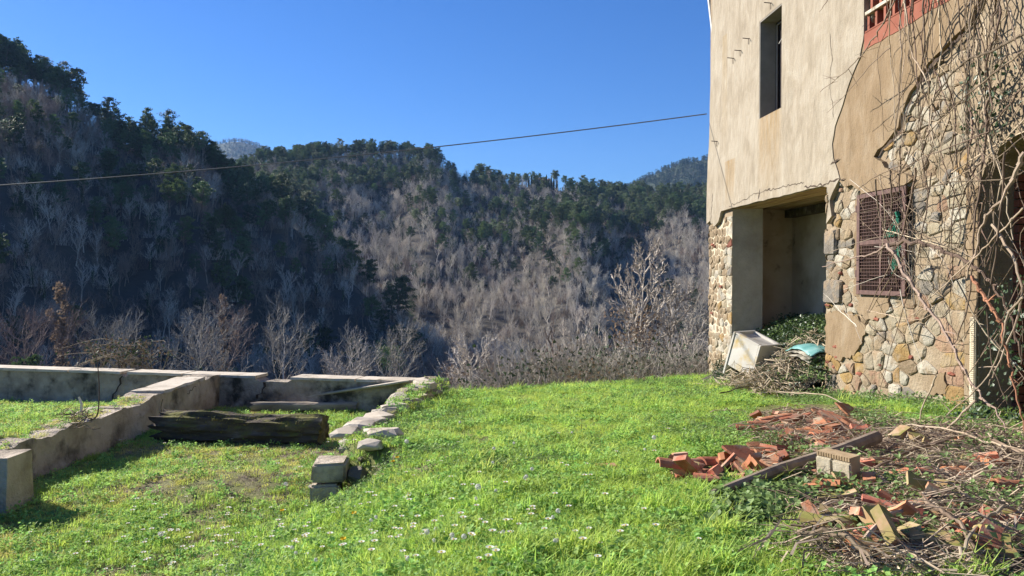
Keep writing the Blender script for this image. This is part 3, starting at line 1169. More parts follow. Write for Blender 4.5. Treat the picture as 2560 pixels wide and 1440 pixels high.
# plaster coats
def plaster_mat(name, stops, stains):
    m, nt, bs, out = new_mat(name)
    geo = _n(nt, 'ShaderNodeNewGeometry').outputs['Position']
    dt = _n(nt, 'ShaderNodeVectorMath', operation='DOT_PRODUCT')
    nt.links.new(geo, dt.inputs[0])
    dt.inputs[1].default_value = WU
    S = dt.outputs['Value']
    sp = _n(nt, 'ShaderNodeSeparateXYZ')
    nt.links.new(geo, sp.inputs[0])
    V = sp.outputs[2]
    cb = _n(nt, 'ShaderNodeCombineXYZ')
    nt.links.new(S, cb.inputs[0])
    nt.links.new(V, cb.inputs[1])
    vec = cb.outputs[0]
    c = ramp(nt, noise_node(nt, 2.2, detail=9, rough=0.62, vec=vec, stretch=(1.6, 0.8, 1), dist=0.6), stops)
    streak = ramp(nt, noise_node(nt, 3.0, detail=7, vec=vec, stretch=(2.0, 0.8, 1), dist=1.6), [(0.45, 0.0), (0.75, 0.3)])
    c = mixc(nt, streak, c, (stops[0][1][0] * 0.85, stops[0][1][1] * 0.82, stops[0][1][2] * 0.75))
    blot = ramp(nt, noise_node(nt, 1.1, detail=8, vec=vec), [(0.5, 0.0), (0.68, 0.6)])
    c = mixc(nt, blot, c, stops[-1][1])
    for (s0, s1, v0, v1, cc, amt) in stains:        # run-down stains below ledges: soft sides, fading downwards
        wd = math_node(nt, 'SUBTRACT', 1.0, math_node(nt, 'ABSOLUTE', math_node(nt, 'DIVIDE', math_node(nt, 'SUBTRACT', S, (s0 + s1) / 2), (s1 - s0) / 2)), clamp=True)
        wd = math_node(nt, 'MULTIPLY', wd, 3.0, clamp=True)
        hh = math_node(nt, 'DIVIDE', math_node(nt, 'SUBTRACT', V, v0), v1 - v0, clamp=True)
        top = math_node(nt, 'LESS_THAN', V, v1)
        f = math_node(nt, 'MULTIPLY', math_node(nt, 'MULTIPLY', wd, hh), top)
        f = math_node(nt, 'MULTIPLY', f, ramp(nt, noise_node(nt, 4.0, detail=7, vec=vec, stretch=(5, 0.5, 1)), [(0.3, 0.2), (0.65, 1.0)]))
        c = mixc(nt, math_node(nt, 'MULTIPLY', f, amt), c, cc)
    nt.links.new(c, bs.inputs['Base Color'])
    bs.inputs['Roughness'].default_value = 0.92
    bs.inputs['Specular IOR Level'].default_value = 0.2
    h = math_node(nt, 'ADD', noise_node(nt, 5.0, detail=9, rough=0.6, vec=vec, stretch=(1.2, 0.55, 1)), math_node(nt, 'MULTIPLY', noise_node(nt, 45.0, detail=5, vec=vec), 0.16))
    bump_node(nt, bs, h, 0.75, 0.05)
    return m


rustc = (0.25, 0.15, 0.045)
cs0 = wpix(1850, 520)
M['plaster_cream'] = plaster_mat('plaster_cream', [(0.3, (0.245, 0.205, 0.15)), (0.52, (0.315, 0.27, 0.205)), (0.72, (0.365, 0.325, 0.26))],
                                 [(ws0 - 0.05, ws1 + 0.1, E + wv0 - 1.5, E + wv0, rustc, 0.75),
                                  (S_OPL - 0.35, S_OPL + 0.25, E + V_OP - 0.1, E + V_OP + 0.9, rustc, 0.8),
                                  (S_OPL + 0.1, S_OPL + 0.42, E + 2.2, E + 4.6, (0.27, 0.19, 0.085), 0.5)])
M['plaster_tan'] = plaster_mat('plaster_tan', [(0.3, (0.185, 0.13, 0.075)), (0.52, (0.235, 0.17, 0.103)), (0.72, (0.275, 0.215, 0.145))], [])
cream = [(S_FAR + 0.03, V_TOP - 0.003)]
cl = rough_line(wp([(1790, 0), (1783, 300), (1776, 470), (1775, 560)]), 0.25, 0.02, 1, False)
cream += cl
cream += rough_line(wp([(1784, 552), (1793, 566), (1804, 556), (1812, 528)]), 0.05, 0.02, 2, False)
cream += rough_line([(S_OPL + 0.02, V_OP - 0.012), (S_OPR + 0.01, V_OP - 0.012)], 0.2, 0.008, 3, False)
cream += rough_line(wp([(2080, 468), (2092, 540), (2078, 560), (2086, 500), (2100, 470), (2112, 446), (2096, 395), (2093, 360), (2100, 318), (2120, 262), (2135, 212), (2163, 145), (2172, 100)]), 0.10, 0.012, 4, False)
cream += [(ls1 + 0.02, lv0), (ls1 + 0.02, V_TOP - 0.003)]
whole = rect(ws0 - 0.003, ws1 + 0.003, wv0 - 0.003, wv1 + 0.003)
fix_normals(mk('plaster', wall_poly(cream, [whole], 0.002, 0.075), M['plaster_cream'], house))
tan = [(ls1 + 0.05, V_TOP - 0.006), (ls1 + 0.05, lv0 - 0.05)]
tan += rough_line(wp([(2165, 145), (2130, 215), (2115, 262), (2096, 318), (2088, 360), (2090, 395), (2105, 446), (2122, 468), (2140, 462), (2163, 478), (2163, 492)]), 0.10, 0.01, 5, False)
tan += [(gs0 - 0.05, gv1 + 0.035), (gs1 + 0.05, gv1 + 0.035)]
tan += rough_line(wp([(2296, 448), (2246, 428), (2196, 392), (2206, 374), (2232, 350), (2258, 318), (2262, 290), (2278, 252), (2310, 190), (2332, 160), (2362, 130), (2398, 92), (2438, 52), (2470, -30)]), 0.09, 0.03, 6, False)
tan += [(ls0 - 0.8, V_TOP - 0.006)]
fix_normals(mk('plaster', wall_poly(tan, [rect(ls0 + 0.0, ls1 + 0.045, lv0 - 0.003, lv1)], 0.003, 0.062), M['plaster_tan'], house))

# patches of render left between the stones
patch_px = [[(2069, 785), (2110, 775), (2150, 790), (2170, 815), (2160, 860), (2140, 890), (2100, 900), (2069, 880)],
            [(2150, 735), (2230, 742), (2222, 790), (2170, 800), (2150, 780)],
            [(2145, 500), (2160, 495), (2158, 735), (2140, 740)],
            [(2330, 940), (2370, 930), (2372, 985), (2335, 990)]]
for i, pp in enumerate(patch_px):
    fix_normals(mk('plaster', wall_poly(rough_line(wp(pp), 0.045, 0.03, 30 + i), [], 0.002, 0.034), M['plaster_tan'], house))


fix_normals(mk('mortar_coat', wall_poly(rough_line(rect(S_OPL + 0.012, S_FAR - 0.012, -2.6, wpix(1790, 552)[1]), 0.12, 0.01, 71), [], 0.0015, 0.007), M['mortar_pale'], house))


# rubble stones: irregular cells, each its own stone
def clip(poly, nx_, ny_, c):
    out = []
    n = len(poly)
    for i in range(n):
        a, b = poly[i], poly[(i + 1) % n]
        da, db = a[0] * nx_ + a[1] * ny_ - c, b[0] * nx_ + b[1] * ny_ - c
        if da <= 0:
            out.append(a)
        if (da < 0 < db) or (db < 0 < da):
            t = da / (da - db)
            out.append((a[0] + (b[0] - a[0]) * t, a[1] + (b[1] - a[1]) * t))
    return out


def in_poly(p, poly):
    r = False
    n = len(poly)
    j = n - 1
    for i in range(n):
        if ((poly[i][1] > p[1]) != (poly[j][1] > p[1])) and p[0] < (poly[j][0] - poly[i][0]) * (p[1] - poly[i][1]) / (poly[j][1] - poly[i][1] + 1e-12) + poly[i][0]:
            r = not r
        j = i
    return r


def area(poly):
    return 0.5 * sum(poly[i][0] * poly[(i + 1) % len(poly)][1] - poly[(i + 1) % len(poly)][0] * poly[i][1] for i in range(len(poly)))


def cells(seeds, bounds, asp):
    """Voronoi cells of the seeds, stretched along the wall by asp"""
    P = [(s / asp, v) for s, v in seeds]
    b = [(s / asp, v) for s, v in bounds]
    arr = np.array(P)
    res = []
    for i, p in enumerate(P):
        poly = list(b)
        d = ((arr - arr[i]) ** 2).sum(1)
        for j in np.argsort(d)[1:26]:
            q = P[j]
            nx_, ny_ = q[0] - p[0], q[1] - p[1]
            poly = clip(poly, nx_, ny_, nx_ * (p[0] + q[0]) / 2 + ny_ * (p[1] + q[1]) / 2)
            if len(poly) < 3:
                break
        res.append([(x * asp, y) for x, y in poly])
    return res


def stone_mb(poly, rg, front, place, gap=0.004):
    cx = sum(p[0] for p in poly) / len(poly)
    cy = sum(p[1] for p in poly) / len(poly)
    # rounded corners
    q = []
    n = len(poly)
    for i in range(n):
        a, b = poly[i], poly[(i + 1) % n]
        L = math.hypot(b[0] - a[0], b[1] - a[1])
        if L < 0.025:
            q.append(((a[0] + b[0]) / 2, (a[1] + b[1]) / 2))
            continue
        t = min(0.3, 0.008 / L + rg.uniform(0.03, 0.12))
        q.append((a[0] + (b[0] - a[0]) * t, a[1] + (b[1] - a[1]) * t))
        q.append((a[0] + (b[0] - a[0]) * (1 - t), a[1] + (b[1] - a[1]) * (1 - t)))
    if len(q) < 4:
        return None
    rad = math.sqrt(abs(area(q)))
    mb = MB()
    m = len(q)

    def ring(g, o, jit):
        r = []
        for (x, y) in q:
            dx, dy = x - cx, y - cy
            dl = math.hypot(dx, dy) + 1e-6
            k = max(0.15, (dl - g) / dl)
            r.append(place(cx + dx * k + rg.uniform(-jit, jit), cy + dy * k + rg.uniform(-jit, jit), o))
        return r
    tilt = (rg.uniform(-0.06, 0.06), rg.uniform(-0.06, 0.06))
    r0 = ring(gap, -0.03, 0.0)
    r1 = ring(gap, front * 0.55, 0.004)
    g2 = gap + min(0.016, rad * 0.08)
    r2 = []
    for (x, y) in q:
        dx, dy = x - cx, y - cy
        dl = math.hypot(dx, dy) + 1e-6
        k = max(0.12, (dl - g2 - rg.uniform(0, 0.01)) / dl)
        r2.append(place(cx + dx * k, cy + dy * k, front + tilt[0] * dx + tilt[1] * dy + rg.uniform(-0.006, 0.004)))
    mb.v = [tuple(p) for p in r0 + r1 + r2] + [tuple(place(cx + rg.uniform(-0.02, 0.02), cy + rg.uniform(-0.01, 0.01), front + rg.uniform(0.0, 0.016)))]
    for i in range(m):
        j = (i + 1) % m
        mb.f += [(i, j, m + j, m + i), (m + i, m + j, 2 * m + j, 2 * m + i), (2 * m + i, 2 * m + j, 3 * m)]
    return mb


def course_seeds(s0, s1, v0, v1, w0, w1, h0, h1, rg, jit=0.3):
    seeds = []
    v = v0
    while v < v1:
        f = (v - v0) / (v1 - v0)
        hh = (h0 * (1 - f) + h1 * f) * rg.uniform(0.75, 1.3)
        ww = w0 * (1 - f) + w1 * f
        s = s0 + rg.uniform(0, ww)
        while s < s1:
            wd = ww * rg.choice((0.5, 0.8, 1.0, 1.25, 1.6))
            seeds.append((s + wd / 2, v + hh / 2 + rg.uniform(-jit, jit) * hh))
            s += wd
        v += hh
    return seeds


rg = random.Random(77)
g_near = ground_z(W(S_COR, 0).x, W(S_COR, 0).y) - E - 0.12
g_far = ground_z(W(S_FAR, 0).x, W(S_FAR, 0).y) - E - 0.3
stones = []
region = wp([(2070, 462), (2450, 380)])
hidden = [cream, tan] + [rough_line(wp(pp), 0.3, 0, 1) for pp in patch_px]
sd = course_seeds(S_COR + 0.22, S_OPR, g_near - 0.25, 3.2, 0.25, 0.165, 0.16, 0.10, rg, 0.45)
sd = [p for p in sd]
for p, poly in zip(sd, cells(sd, rect(S_COR + 0.19, S_OPR - 0.004, g_near - 0.3, 3.3), 1.45)):
    if len(poly) < 3:
        continue
    c = (sum(q[0] for q in poly) / len(poly), sum(q[1] for q in poly) / len(poly))
    if gs1 - 0.03 < c[0] < gs0 + 0.03 and gv0 - 0.02 < c[1] < gv1 + 0.02:
        continue
    if gs1 - 0.05 < c[0] < gs0 + 0.05 and gv0 - 0.06 < c[1] < gv1 + 0.06:
        poly2 = poly
        if c[0] < gs1:
            poly2 = clip(poly, 1, 0, gs1 - 0.01)
        elif c[0] > gs0:
            poly2 = clip(poly, -1, 0, -gs0 - 0.01)
        elif c[1] < gv0:
            poly2 = clip(poly, 0, 1, gv0 - 0.005)
        else:
            poly2 = clip(poly, 0, -1, -gv1 - 0.005)
        poly = poly2
        if len(poly) < 3:
            continue
    if any(in_poly(c, h) and all(in_poly(q, h) for q in poly) for h in hidden):
        continue
    if rg.random() < 0.13:          # joints smeared over with mortar
        continue
    stones.append((poly, 'near', c))
sd = course_seeds(S_OPL, S_FAR, g_far, 1.3, 0.21, 0.17, 0.135, 0.12, rg)
for p, poly in zip(sd, cells(sd, rect(S_OPL + 0.0, S_FAR + 0.01, g_far - 0.1, wpix(1790, 548)[1]), 1.2)):
    if len(poly) >= 3:
        c = (sum(q[0] for q in poly) / len(poly), sum(q[1] for q in poly) / len(poly))
        stones.append((poly, 'far', c))
big, small = [], []
for poly, zone_, c in stones:
    a = abs(area(poly))
    dist = (W(c[0], c[1]) - eye).length
    big.append((a / dist ** 2, poly, zone_, c, a))
big.sort(key=lambda q: -q[0])
rest = MB()
nst = 0
for k, (ap, poly, zone_, c, a) in enumerate(big):
    front = rg.uniform(0.006, 0.034)
    mb = stone_mb(poly, rg, front, lambda s, v, o: W(s, v, o), gap=rg.uniform(0.004, 0.016) if zone_ == 'near' else 0.006)
    if mb is None:
        continue
    if k < 296:
        v = rg.random()
        if zone_ == 'far':
            mn = 'stone_white' if v < 0.6 else 'stone_cream' if v < 0.85 else 'stone_tan' if v < 0.88 else 'stone_grey' if v < 0.93 else 'red_brick' if v < 0.97 else 'stone_ochre'
        elif c[1] > -0.25:
            mn = 'stone_cream' if v < 0.36 else 'stone_white' if v < 0.60 else 'stone_tan' if v < 0.72 else 'stone_ochre' if v < 0.76 else 'stone_grey' if v < 0.88 else 'stone_pink'
        else:
            mn = 'stone_ochre' if v < 0.2 else 'stone_cream' if v < 0.46 else 'stone_grey' if v < 0.57 else 'stone_tan' if v < 0.67 else 'stone_pink' if v < 0.78 else 'stone_white'
        if a < 0.011 and rg.random() < 0.35:
            mn = 'red_brick'
        mk('stone', mb, M[mn], house)
        nst += 1
    else:
        rest.add(mb.v, mb.f)
if rest.v:
    tag(mk('stone', rest, M['stone_tan'], house), kind='stuff')
# brick chips pinned into the joints
for i in range(20):
    if i < 15:
        s, v = rg.uniform(S_COR + 0.25, S_OPR - 0.08), rg.uniform(g_near + 0.15, 0.1)
    else:
        s, v = rg.uniform(S_OPL + 0.1, S_FAR - 0.1), rg.uniform(g_far + 0.5, 1.1)
    if gs1 - 0.12 < s < gs0 + 0.12 and v > gv0 - 0.1:
        continue
    w_, h_ = rg.uniform(0.08, 0.15), rg.uniform(0.04, 0.06)
    poly = [(s - w_ / 2, v - h_ / 2), (s + w_ / 2, v - h_ / 2 * rg.uniform(0.4, 1)), (s + w_ / 2 * rg.uniform(0.6, 1), v + h_ / 2), (s - w_ / 2, v + h_ / 2 * rg.uniform(0.5, 1))]
    mb = stone_mb(poly, rg, rg.uniform(0.03, 0.042), lambda s, v, o: W(s, v, o), gap=0.0)
    if mb:
        mk('brick', mb, M['red_brick'], house)
# dressed grey corner stones beside the opening
for (x0, y0, x1, y1) in ((2068, 578, 2096, 636), (2066, 700, 2110, 760)):
    (a, b), (c_, d_) = wpix(x0, y0), wpix(x1, y1)
    mb = stone_mb([(c_, d_), (a, d_ - 0.0), (a, b), (c_, b)], rg, 0.058, lambda s, v, o: W(s, v, o), gap=0.0)
    mk('stone', mb, M['stone_grey'], house)

# the opening: ragged far jamb, room inside with a planked ceiling
jm = MB()
nv, no = 16, 6
for i in range(nv + 1):
    for j in range(no + 1):
        v = V_BOT + (V_OP - V_BOT) * i / nv
        o = 0.012 - (THICK + 0.012) * j / no
        d = 0.02 * noise.noise(Vector((v * 3.1, o * 4.0, 2.0)))
        jm.v.append(tuple(W(S_OPL - 0.006 - abs(d) - (0.02 if j in (0,) else 0.0), v, o)))
for i in range(nv):
    for j in range(no):
        k = i * (no + 1) + j
        jm.f.append((k, k + 1, k + no + 2, k + no + 1))
mk('jamb', jm, M['jamb'], house, smoothed=True)
RB = 6.72 - WD                                  # depth of the room behind the wall face
S_RF = wpix(1980, 700, -RB)[0]
V_CE = 1.33
V_CE = max(V_CE, V_OP + 0.02)
rm = MB()
rm.add([W(S_OPR - 1.4, V_BOT, -RB), W(S_RF, V_BOT, -RB), W(S_RF, V_CE, -RB), W(S_OPR - 1.4, V_CE, -RB)], [(0, 1, 2, 3)])
mk('room_wall', rm, M['room_wall'], house)
rm = MB()
rm.add([W(S_RF, V_BOT, -RB), W(S_RF, V_BOT, -THICK - 0.002), W(S_RF, V_CE, -THICK - 0.002), W(S_RF, V_CE, -RB)], [(0, 1, 2, 3)])
mk('room_wall', rm, M['room_wall'], house)
rm = MB()
rm.add([W(S_OPR - 1.4, V_BOT, -RB), W(S_OPR - 1.4, V_BOT, -THICK - 0.002), W(S_OPR - 1.4, V_CE, -THICK - 0.002), W(S_OPR - 1.4, V_CE, -RB)], [(0, 1, 2, 3)])
mk('room_wall', rm, M['room_wall'], house)
npl = 11
for i in range(npl):
    o0 = 0.0 - (RB) * i / npl
    o1 = o0 - RB / npl + 0.018
    if i < 4:
        o0, o1 = min(o0, -0.02), o1
    b = MB()
    t = 0.012 * rg.random()
    zc = V_CE - t
    s_a, s_b = (S_OPR - 1.4, S_RF) if o1 < -THICK else (S_OPR + 0.004, S_OPL - 0.004)
    zz = zc if o1 < -THICK else V_OP - 0.004 - t * 0.6
    b.add([W(s, v, o) for s in (s_a, s_b) for o in (o0, o1) for v in (zz - 0.003, zz + 0.02)], [(0, 1, 3, 2), (4, 6, 7, 5), (0, 4, 5, 1), (2, 3, 7, 6), (0, 2, 6, 4), (1, 5, 7, 3)])
    mk('plank', b, M['plank'], house)
b = MB()
b.add([W(s, v, o) for s in (S_OPR - 1.4, S_RF - 0.004) for o in (-RB + 0.16, -RB + 0.003) for v in (V_CE - 0.17, V_CE - 0.025)], [(0, 1, 3, 2), (4, 6, 7, 5), (0, 4, 5, 1), (2, 3, 7, 6), (0, 2, 6, 4), (1, 5, 7, 3)])
mk('beam', b, M['rotten_wood'], house)

# upper window: reveals, frame, dark room
def wbox(mb, s0, s1, v0, v1, o0, o1):
    mb.add([W(s, v, o) for s in (s0, s1) for o in (o0, o1) for v in (v0, v1)], [(0, 1, 3, 2), (4, 6, 7, 5), (0, 4, 5, 1), (2, 3, 7, 6), (0, 2, 6, 4), (1, 5, 7, 3)])


rv = MB()
wbox(rv, ws1 - 0.022, ws1 + 0.0, wv0 + 0.002, wv1 - 0.002, -THICK + 0.2, 0.07)
wbox(rv, ws0, ws1 - 0.024, wv1 - 0.02, wv1 - 0.001, -THICK + 0.2, 0.07)
fix_normals(mk('window_reveal', rv, M['reveal'], house))
fr = MB()
f0 = -0.20
for (a, b_, c_, d_) in ((ws1 - 0.07, ws1 - 0.024, wv0 + 0.002, wv1 - 0.022), (ws0 + 0.001, ws0 + 0.05, wv0 + 0.002, wv1 - 0.022)):
    wbox(fr, a, b_, c_, d_, f0 - 0.06, f0)
wbox(fr, ws0 + 0.052, ws1 - 0.072, wv1 - 0.07, wv1 - 0.022, f0 - 0.06, f0 - 0.002)
wbox(fr, ws0 + 0.052, ws1 - 0.072, wv0 + 0.002, wv0 + 0.05, f0 - 0.06, f0 - 0.002)
win = mk('window', fr, M['iron_dark'], house)
ed = MB()
wbox(ed, ws1 - 0.080, ws1 - 0.072, wv0 + 0.052, wv1 - 0.072, f0 - 0.01, f0 + 0.012)
wbox(ed, ws0 + 0.055, ws1 - 0.082, wv1 - 0.078, wv1 - 0.0705, f0 - 0.01, f0 + 0.012)
mk('frame_edge', ed, M['frame_grey'], win)
pn = MB()
wbox(pn, ws0 + 0.05, ws1 - 0.07, wv0 + 0.05, wv1 - 0.07, f0 - 0.05, f0 - 0.035)
mk('pane', pn, M['black'], win)  # its black stands in for the unlit room behind
ml = MB()
wbox(ml, ws1 - 0.23, ws1 - 0.19, wv0 + 0.05, wv1 - 0.07, f0 - 0.034, f0 - 0.008)
mk('mullion', ml, M['iron_dark'], win)
wr = MB()
wr.tube([W(ws1 - 0.2, wv1 - 0.42, f0 + 0.02), W((ws0 + ws1) / 2, wv1 - 0.37, f0 + 0.05), W(ws0 + 0.02, wv1 - 0.2, f0 + 0.03)], 0.008, 4)
mk('loose_wire', wr, M['pvc'], win)

# barred window with wire mesh
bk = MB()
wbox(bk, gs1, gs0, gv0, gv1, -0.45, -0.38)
mk('dark_backing', bk, M['black'], house)  # black panel standing in for the unlit space behind the grate
gw = thing('window_grate', W((gs0 + gs1) / 2, gv0, 0.03), 'rusty brown window grate with square wire mesh in the stone wall', 'window grate')
fm = MB()
fw = 0.055
for (a, b_, c_, d_) in ((gs1 - 0.02, gs1 + fw, gv0 - 0.02, gv1 + 0.02), (gs0 - fw, gs0 + 0.02, gv0 - 0.02, gv1 + 0.02)):
    wbox(fm, a, b_, c_, d_, 0.0635, 0.088)
for v in (gv0 - 0.02, gv1 - fw + 0.02, (gv0 + gv1) / 2 - 0.01):
    wbox(fm, gs1 + fw + 0.001, gs0 - fw - 0.001, v, v + fw, 0.0635, 0.086)
wbox(fm, (gs0 + gs1) / 2 - 0.03, (gs0 + gs1) / 2 + 0.012, gv0 + fw - 0.02, gv1 - fw + 0.02, 0.0637, 0.0845)
bevel(mk('frame', fm, M['rust'], gw), 0.004)
hg = MB()
for v in (gv0 + 0.2, gv1 - 0.2):
    wbox(hg, gs0 + 0.02, gs0 + 0.045, v, v + 0.09, 0.0635, 0.09)
mk('hinge', hg, M['rust'], gw)
wm = MB()
k = 25
for i in range(1, k):
    s = gs1 + fw + (gs0 - gs1 - 2 * fw) * i / k
    wm.tube([W(s, gv0 + 0.03, 0.07), W(s, gv1 - 0.03, 0.07)], 0.0042, 4, cap=False)
k = 27
for i in range(1, k):
    v = gv0 + fw + (gv1 - gv0 - 2 * fw) * i / k
    wm.tube([W(gs1 + fw - 0.01, v, 0.078), W(gs0 - fw + 0.01, v + 0.003, 0.078)], 0.0042, 4, cap=False)
mk('wire_mesh', wm, M['rust'], gw)
net = MB()
for i in range(11):
    a = W(gs1 + 0.10 + rg.uniform(-0.02, 0.02), gv1 - 0.33, 0.10)
    b_ = W(gs1 + 0.06 + 0.32 * i / 10, (gv0 + gv1) / 2 + 0.06, 0.10)
    net.tube([a, a.lerp(b_, 0.5) + Vector((rg.uniform(-0.02, 0.02), 0, 0)), b_], 0.0055, 4)
for i in range(7):
    a = W(gs1 + 0.03 + rg.uniform(0, 0.1), (gv0 + gv1) / 2 - 0.05, 0.10)
    b_ = W(gs1 + rg.uniform(0, 0.25), gv0 + rg.uniform(0.15, 0.4), 0.11)
    net.tube([a, b_], 0.0055, 4)
net.tube([W(gs1 + 0.08, gv1 - 0.33, 0.11), W(gs1 + 0.1, gv1 - 0.27, 0.12)], 0.025, 6)
tag(mk('string_net', net, M['green_string']), 'green string net hanging on the rusty window grate', 'net')

# red painted brick lattice high in the wall
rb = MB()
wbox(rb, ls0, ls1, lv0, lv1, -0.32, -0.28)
mk('dark_backing', rb, M['black'], house)  # black panel paints the shade inside the lattice holes
lat = thing('brick_lattice', W((ls0 + ls1) / 2, lv0, 0), 'red painted brick lattice panel high up in the plaster wall', 'lattice')
band = MB()
bl0 = wpix(2174, 127)[1]
bs0 = wpix(2330, 40)[0] - 0.35
bp = rough_line([(ls1 + 0.018, bl0), (ls1 + 0.018, lv0), (ls0 - 0.02, lv0), (ls0 - 0.02, lv1), (ls0 - 0.35, lv1), (ls0 - 0.25, bl0 + 0.3), (ls0 - 0.02, bl0 + 0.05)][::1], 0.12, 0.012, 9)
fix_normals(mk('plaster_band', wall_poly(bp, [], 0.004, 0.069), M['red_paint'], lat))
rows = 3
rh = (lv1 - lv0) / rows
for r_ in range(rows + 1):
    b = MB()
    wbox(b, ls0 + 0.001, ls1 - 0.001, lv0 + r_ * rh - (0 if r_ == 0 else 0.022), lv0 + r_ * rh + 0.022, -0.2, 0.075)
    bevel(mk('ledge', b, M['red_paint'] if r_ % 2 == 0 else M['coping'], lat), 0.004)
    if r_ == rows:
        break
    n_ = 9
    for i in range(n_ + 1):
        s = ls1 - 0.03 - (ls1 - ls0 - 0.06) * (i + 0.5 * (r_ % 2)) / n_
        if s < ls0 + 0.03:
            continue
        b = MB()
        wbox(b, s - 0.025, s + 0.025, lv0 + r_ * rh + 0.0235, lv0 + (r_ + 1) * rh - 0.0235, -0.16, 0.05 + rg.uniform(-0.01, 0.01))
        mk('brick', b, M['red_paint'], lat)

# near doorway: brick reveal inside the plastered jamb
nb = 0
v = -1.5
while v < 0.95:
    h = 0.07
    o = -0.34
    for q in range(2):
        L = 0.12 if (nb % 2) else 0.235
        b = MB()
        b.add([W(s, vv, oo) for s in (S_COR - 0.06 - rg.uniform(0, 0.012), S_COR - 0.002) for oo in (o, o - L + 0.01) for vv in (v, v + h)], [(0, 1, 3, 2), (4, 6, 7, 5), (0, 4, 5, 1), (2, 3, 7, 6), (0, 2, 6, 4), (1, 5, 7, 3)])
        if o - L > -THICK - 0.01:
            mk('brick', b, M['red_brick'], house)
        o -= L
    nb += 1
    v += h + 0.014
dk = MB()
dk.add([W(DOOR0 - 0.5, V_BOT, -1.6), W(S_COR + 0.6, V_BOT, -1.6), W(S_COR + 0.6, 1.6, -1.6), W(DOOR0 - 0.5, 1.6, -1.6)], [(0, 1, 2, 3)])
mk('room_wall', dk, M['black'], house)  # black sheet: the darkness inside the doorway put into its colour
# ribbed tile strip down the near corner
st = MB()
v = wpix(2436, 1062)[1]
vt = wpix(2436, 795)[1]
while v < vt:
    wbox(st, S_COR + 0.012, S_COR + 0.075, v, v + 0.015, 0.02, 0.055)
    v += 0.021
wbox(st, S_COR + 0.002, S_COR + 0.085, wpix(2436, 1062)[1], vt, 0.003, 0.045)
mk('ribbed_tile', st, M['mortar_pale'], house)
wbs = MB()
for i in range(12):
    va = g_near - 0.1 + i * (1.0 - g_near) / 12
    wbox(wbs, S_COR + 0.001, S_COR + 0.19, va, va + (1.0 - g_near) / 12 - 0.006, 0.002, 0.03 + 0.008 * rg.random())
bevel(mk('corner_render', wbs, M['plaster_tan'], house), 0.008)

# nails, cracks and holes in the plaster
for (px, py) in ((1868, 97), (1847, 127), (1829, 146), (1923, 8), (1788, 354)):
    s, v = wpix(px + 6, py, 0.075)
    b = MB()
    b.tube([W(s, v, 0.05), W(s, v + 0.01, 0.20)], 0.008, 5)
    b.tube([W(s - 0.01, v - 0.004, 0.10), W(s + 0.03, v - 0.09, 0.085)], 0.005, 4)
    mk('nail', b, M['iron_dark'], house)


def crack(pts, w, seed, o=0.078, mat='crack'):
    rg2 = random.Random(seed)
    l = rough_line(wp(pts, o), 0.05, 0.02, seed, False)
    mb = MB()
    n = len(l)
    L, Rr = [], []
    for i, (s, v) in enumerate(l):
        a, b = l[max(0, i - 1)], l[min(n - 1, i + 1)]
        dx, dy = b[0] - a[0], b[1] - a[1]
        d = math.hypot(dx, dy) + 1e-6
        ww = w * rg2.uniform(0.4, 1.2) * (0.15 if i in (0, n - 1) else 1)
        L.append((s - dy / d * ww, v + dx / d * ww))
        Rr.append((s + dy / d * ww, v - dx / d * ww))
    mb.v = [tuple(W(s, v, o)) for s, v in L + Rr]
    mb.f = [(i, i + 1, n + i + 1, n + i) for i in range(n - 1)]
    mk('crack', mb, M[mat], house)


crack([(2010, 468), (2060, 462), (2090, 449), (2112, 445)], 0.012, 1)
crack([(1822, 515), (1850, 505), (1880, 488), (1905, 480), (1960, 465), (2010, 455)], 0.006, 2)
crack([(2076, 412), (2090, 402), (2098, 396)], 0.016, 3)
crack([(2118, 450), (2112, 480), (2098, 512), (2090, 540), (2072, 560)], 0.010, 4, 0.08)
crack([(2075, 80), (2080, 140), (2074, 220), (2086, 300)], 0.004, 5)
crack([(1895, 498), (1898, 482), (1900, 470)], 0.02, 6)
crack([(1916, 478), (1926, 472)], 0.016, 7)
crack([(1902, 55), (1900, 66)], 0.014, 8)
crack([(1781, 482), (1779, 520), (1776, 556)], 0.012, 9)
crack([(2196, 392), (2206, 374), (2232, 350), (2258, 318), (2262, 290), (2278, 252), (2310, 190), (2332, 160), (2362, 130), (2398, 92), (2438, 52)], 0.018, 10, 0.066)

# pipe at the far corner
pp = MB()
a, b = at_y(1787, 110, 15.9), at_y(1766, -70, 16.3)
pp.tube([a, b], 0.045, 10)
tag(mk('drainpipe', pp, M['pvc']), 'pale grey pipe leaning off the far corner of the plastered house', 'pipe')
# overhead cable
cb = MB()
p0 = W(S_FAR - 0.02, wpix(1781, 282)[1], 0.08)
p1 = at_y(-900, 505, 17.0)
pts = []
for i in range(41):
    t = i / 40
    q = p0.lerp(p1, t)
    q.z -= 0.30 * 4 * t * (1 - t)
    pts.append(q)
cb.tube(pts, 0.011, 6)
tag(mk('overhead_cable', cb, M['cable']), 'thin black cable strung from the house corner across the valley view', 'cable')

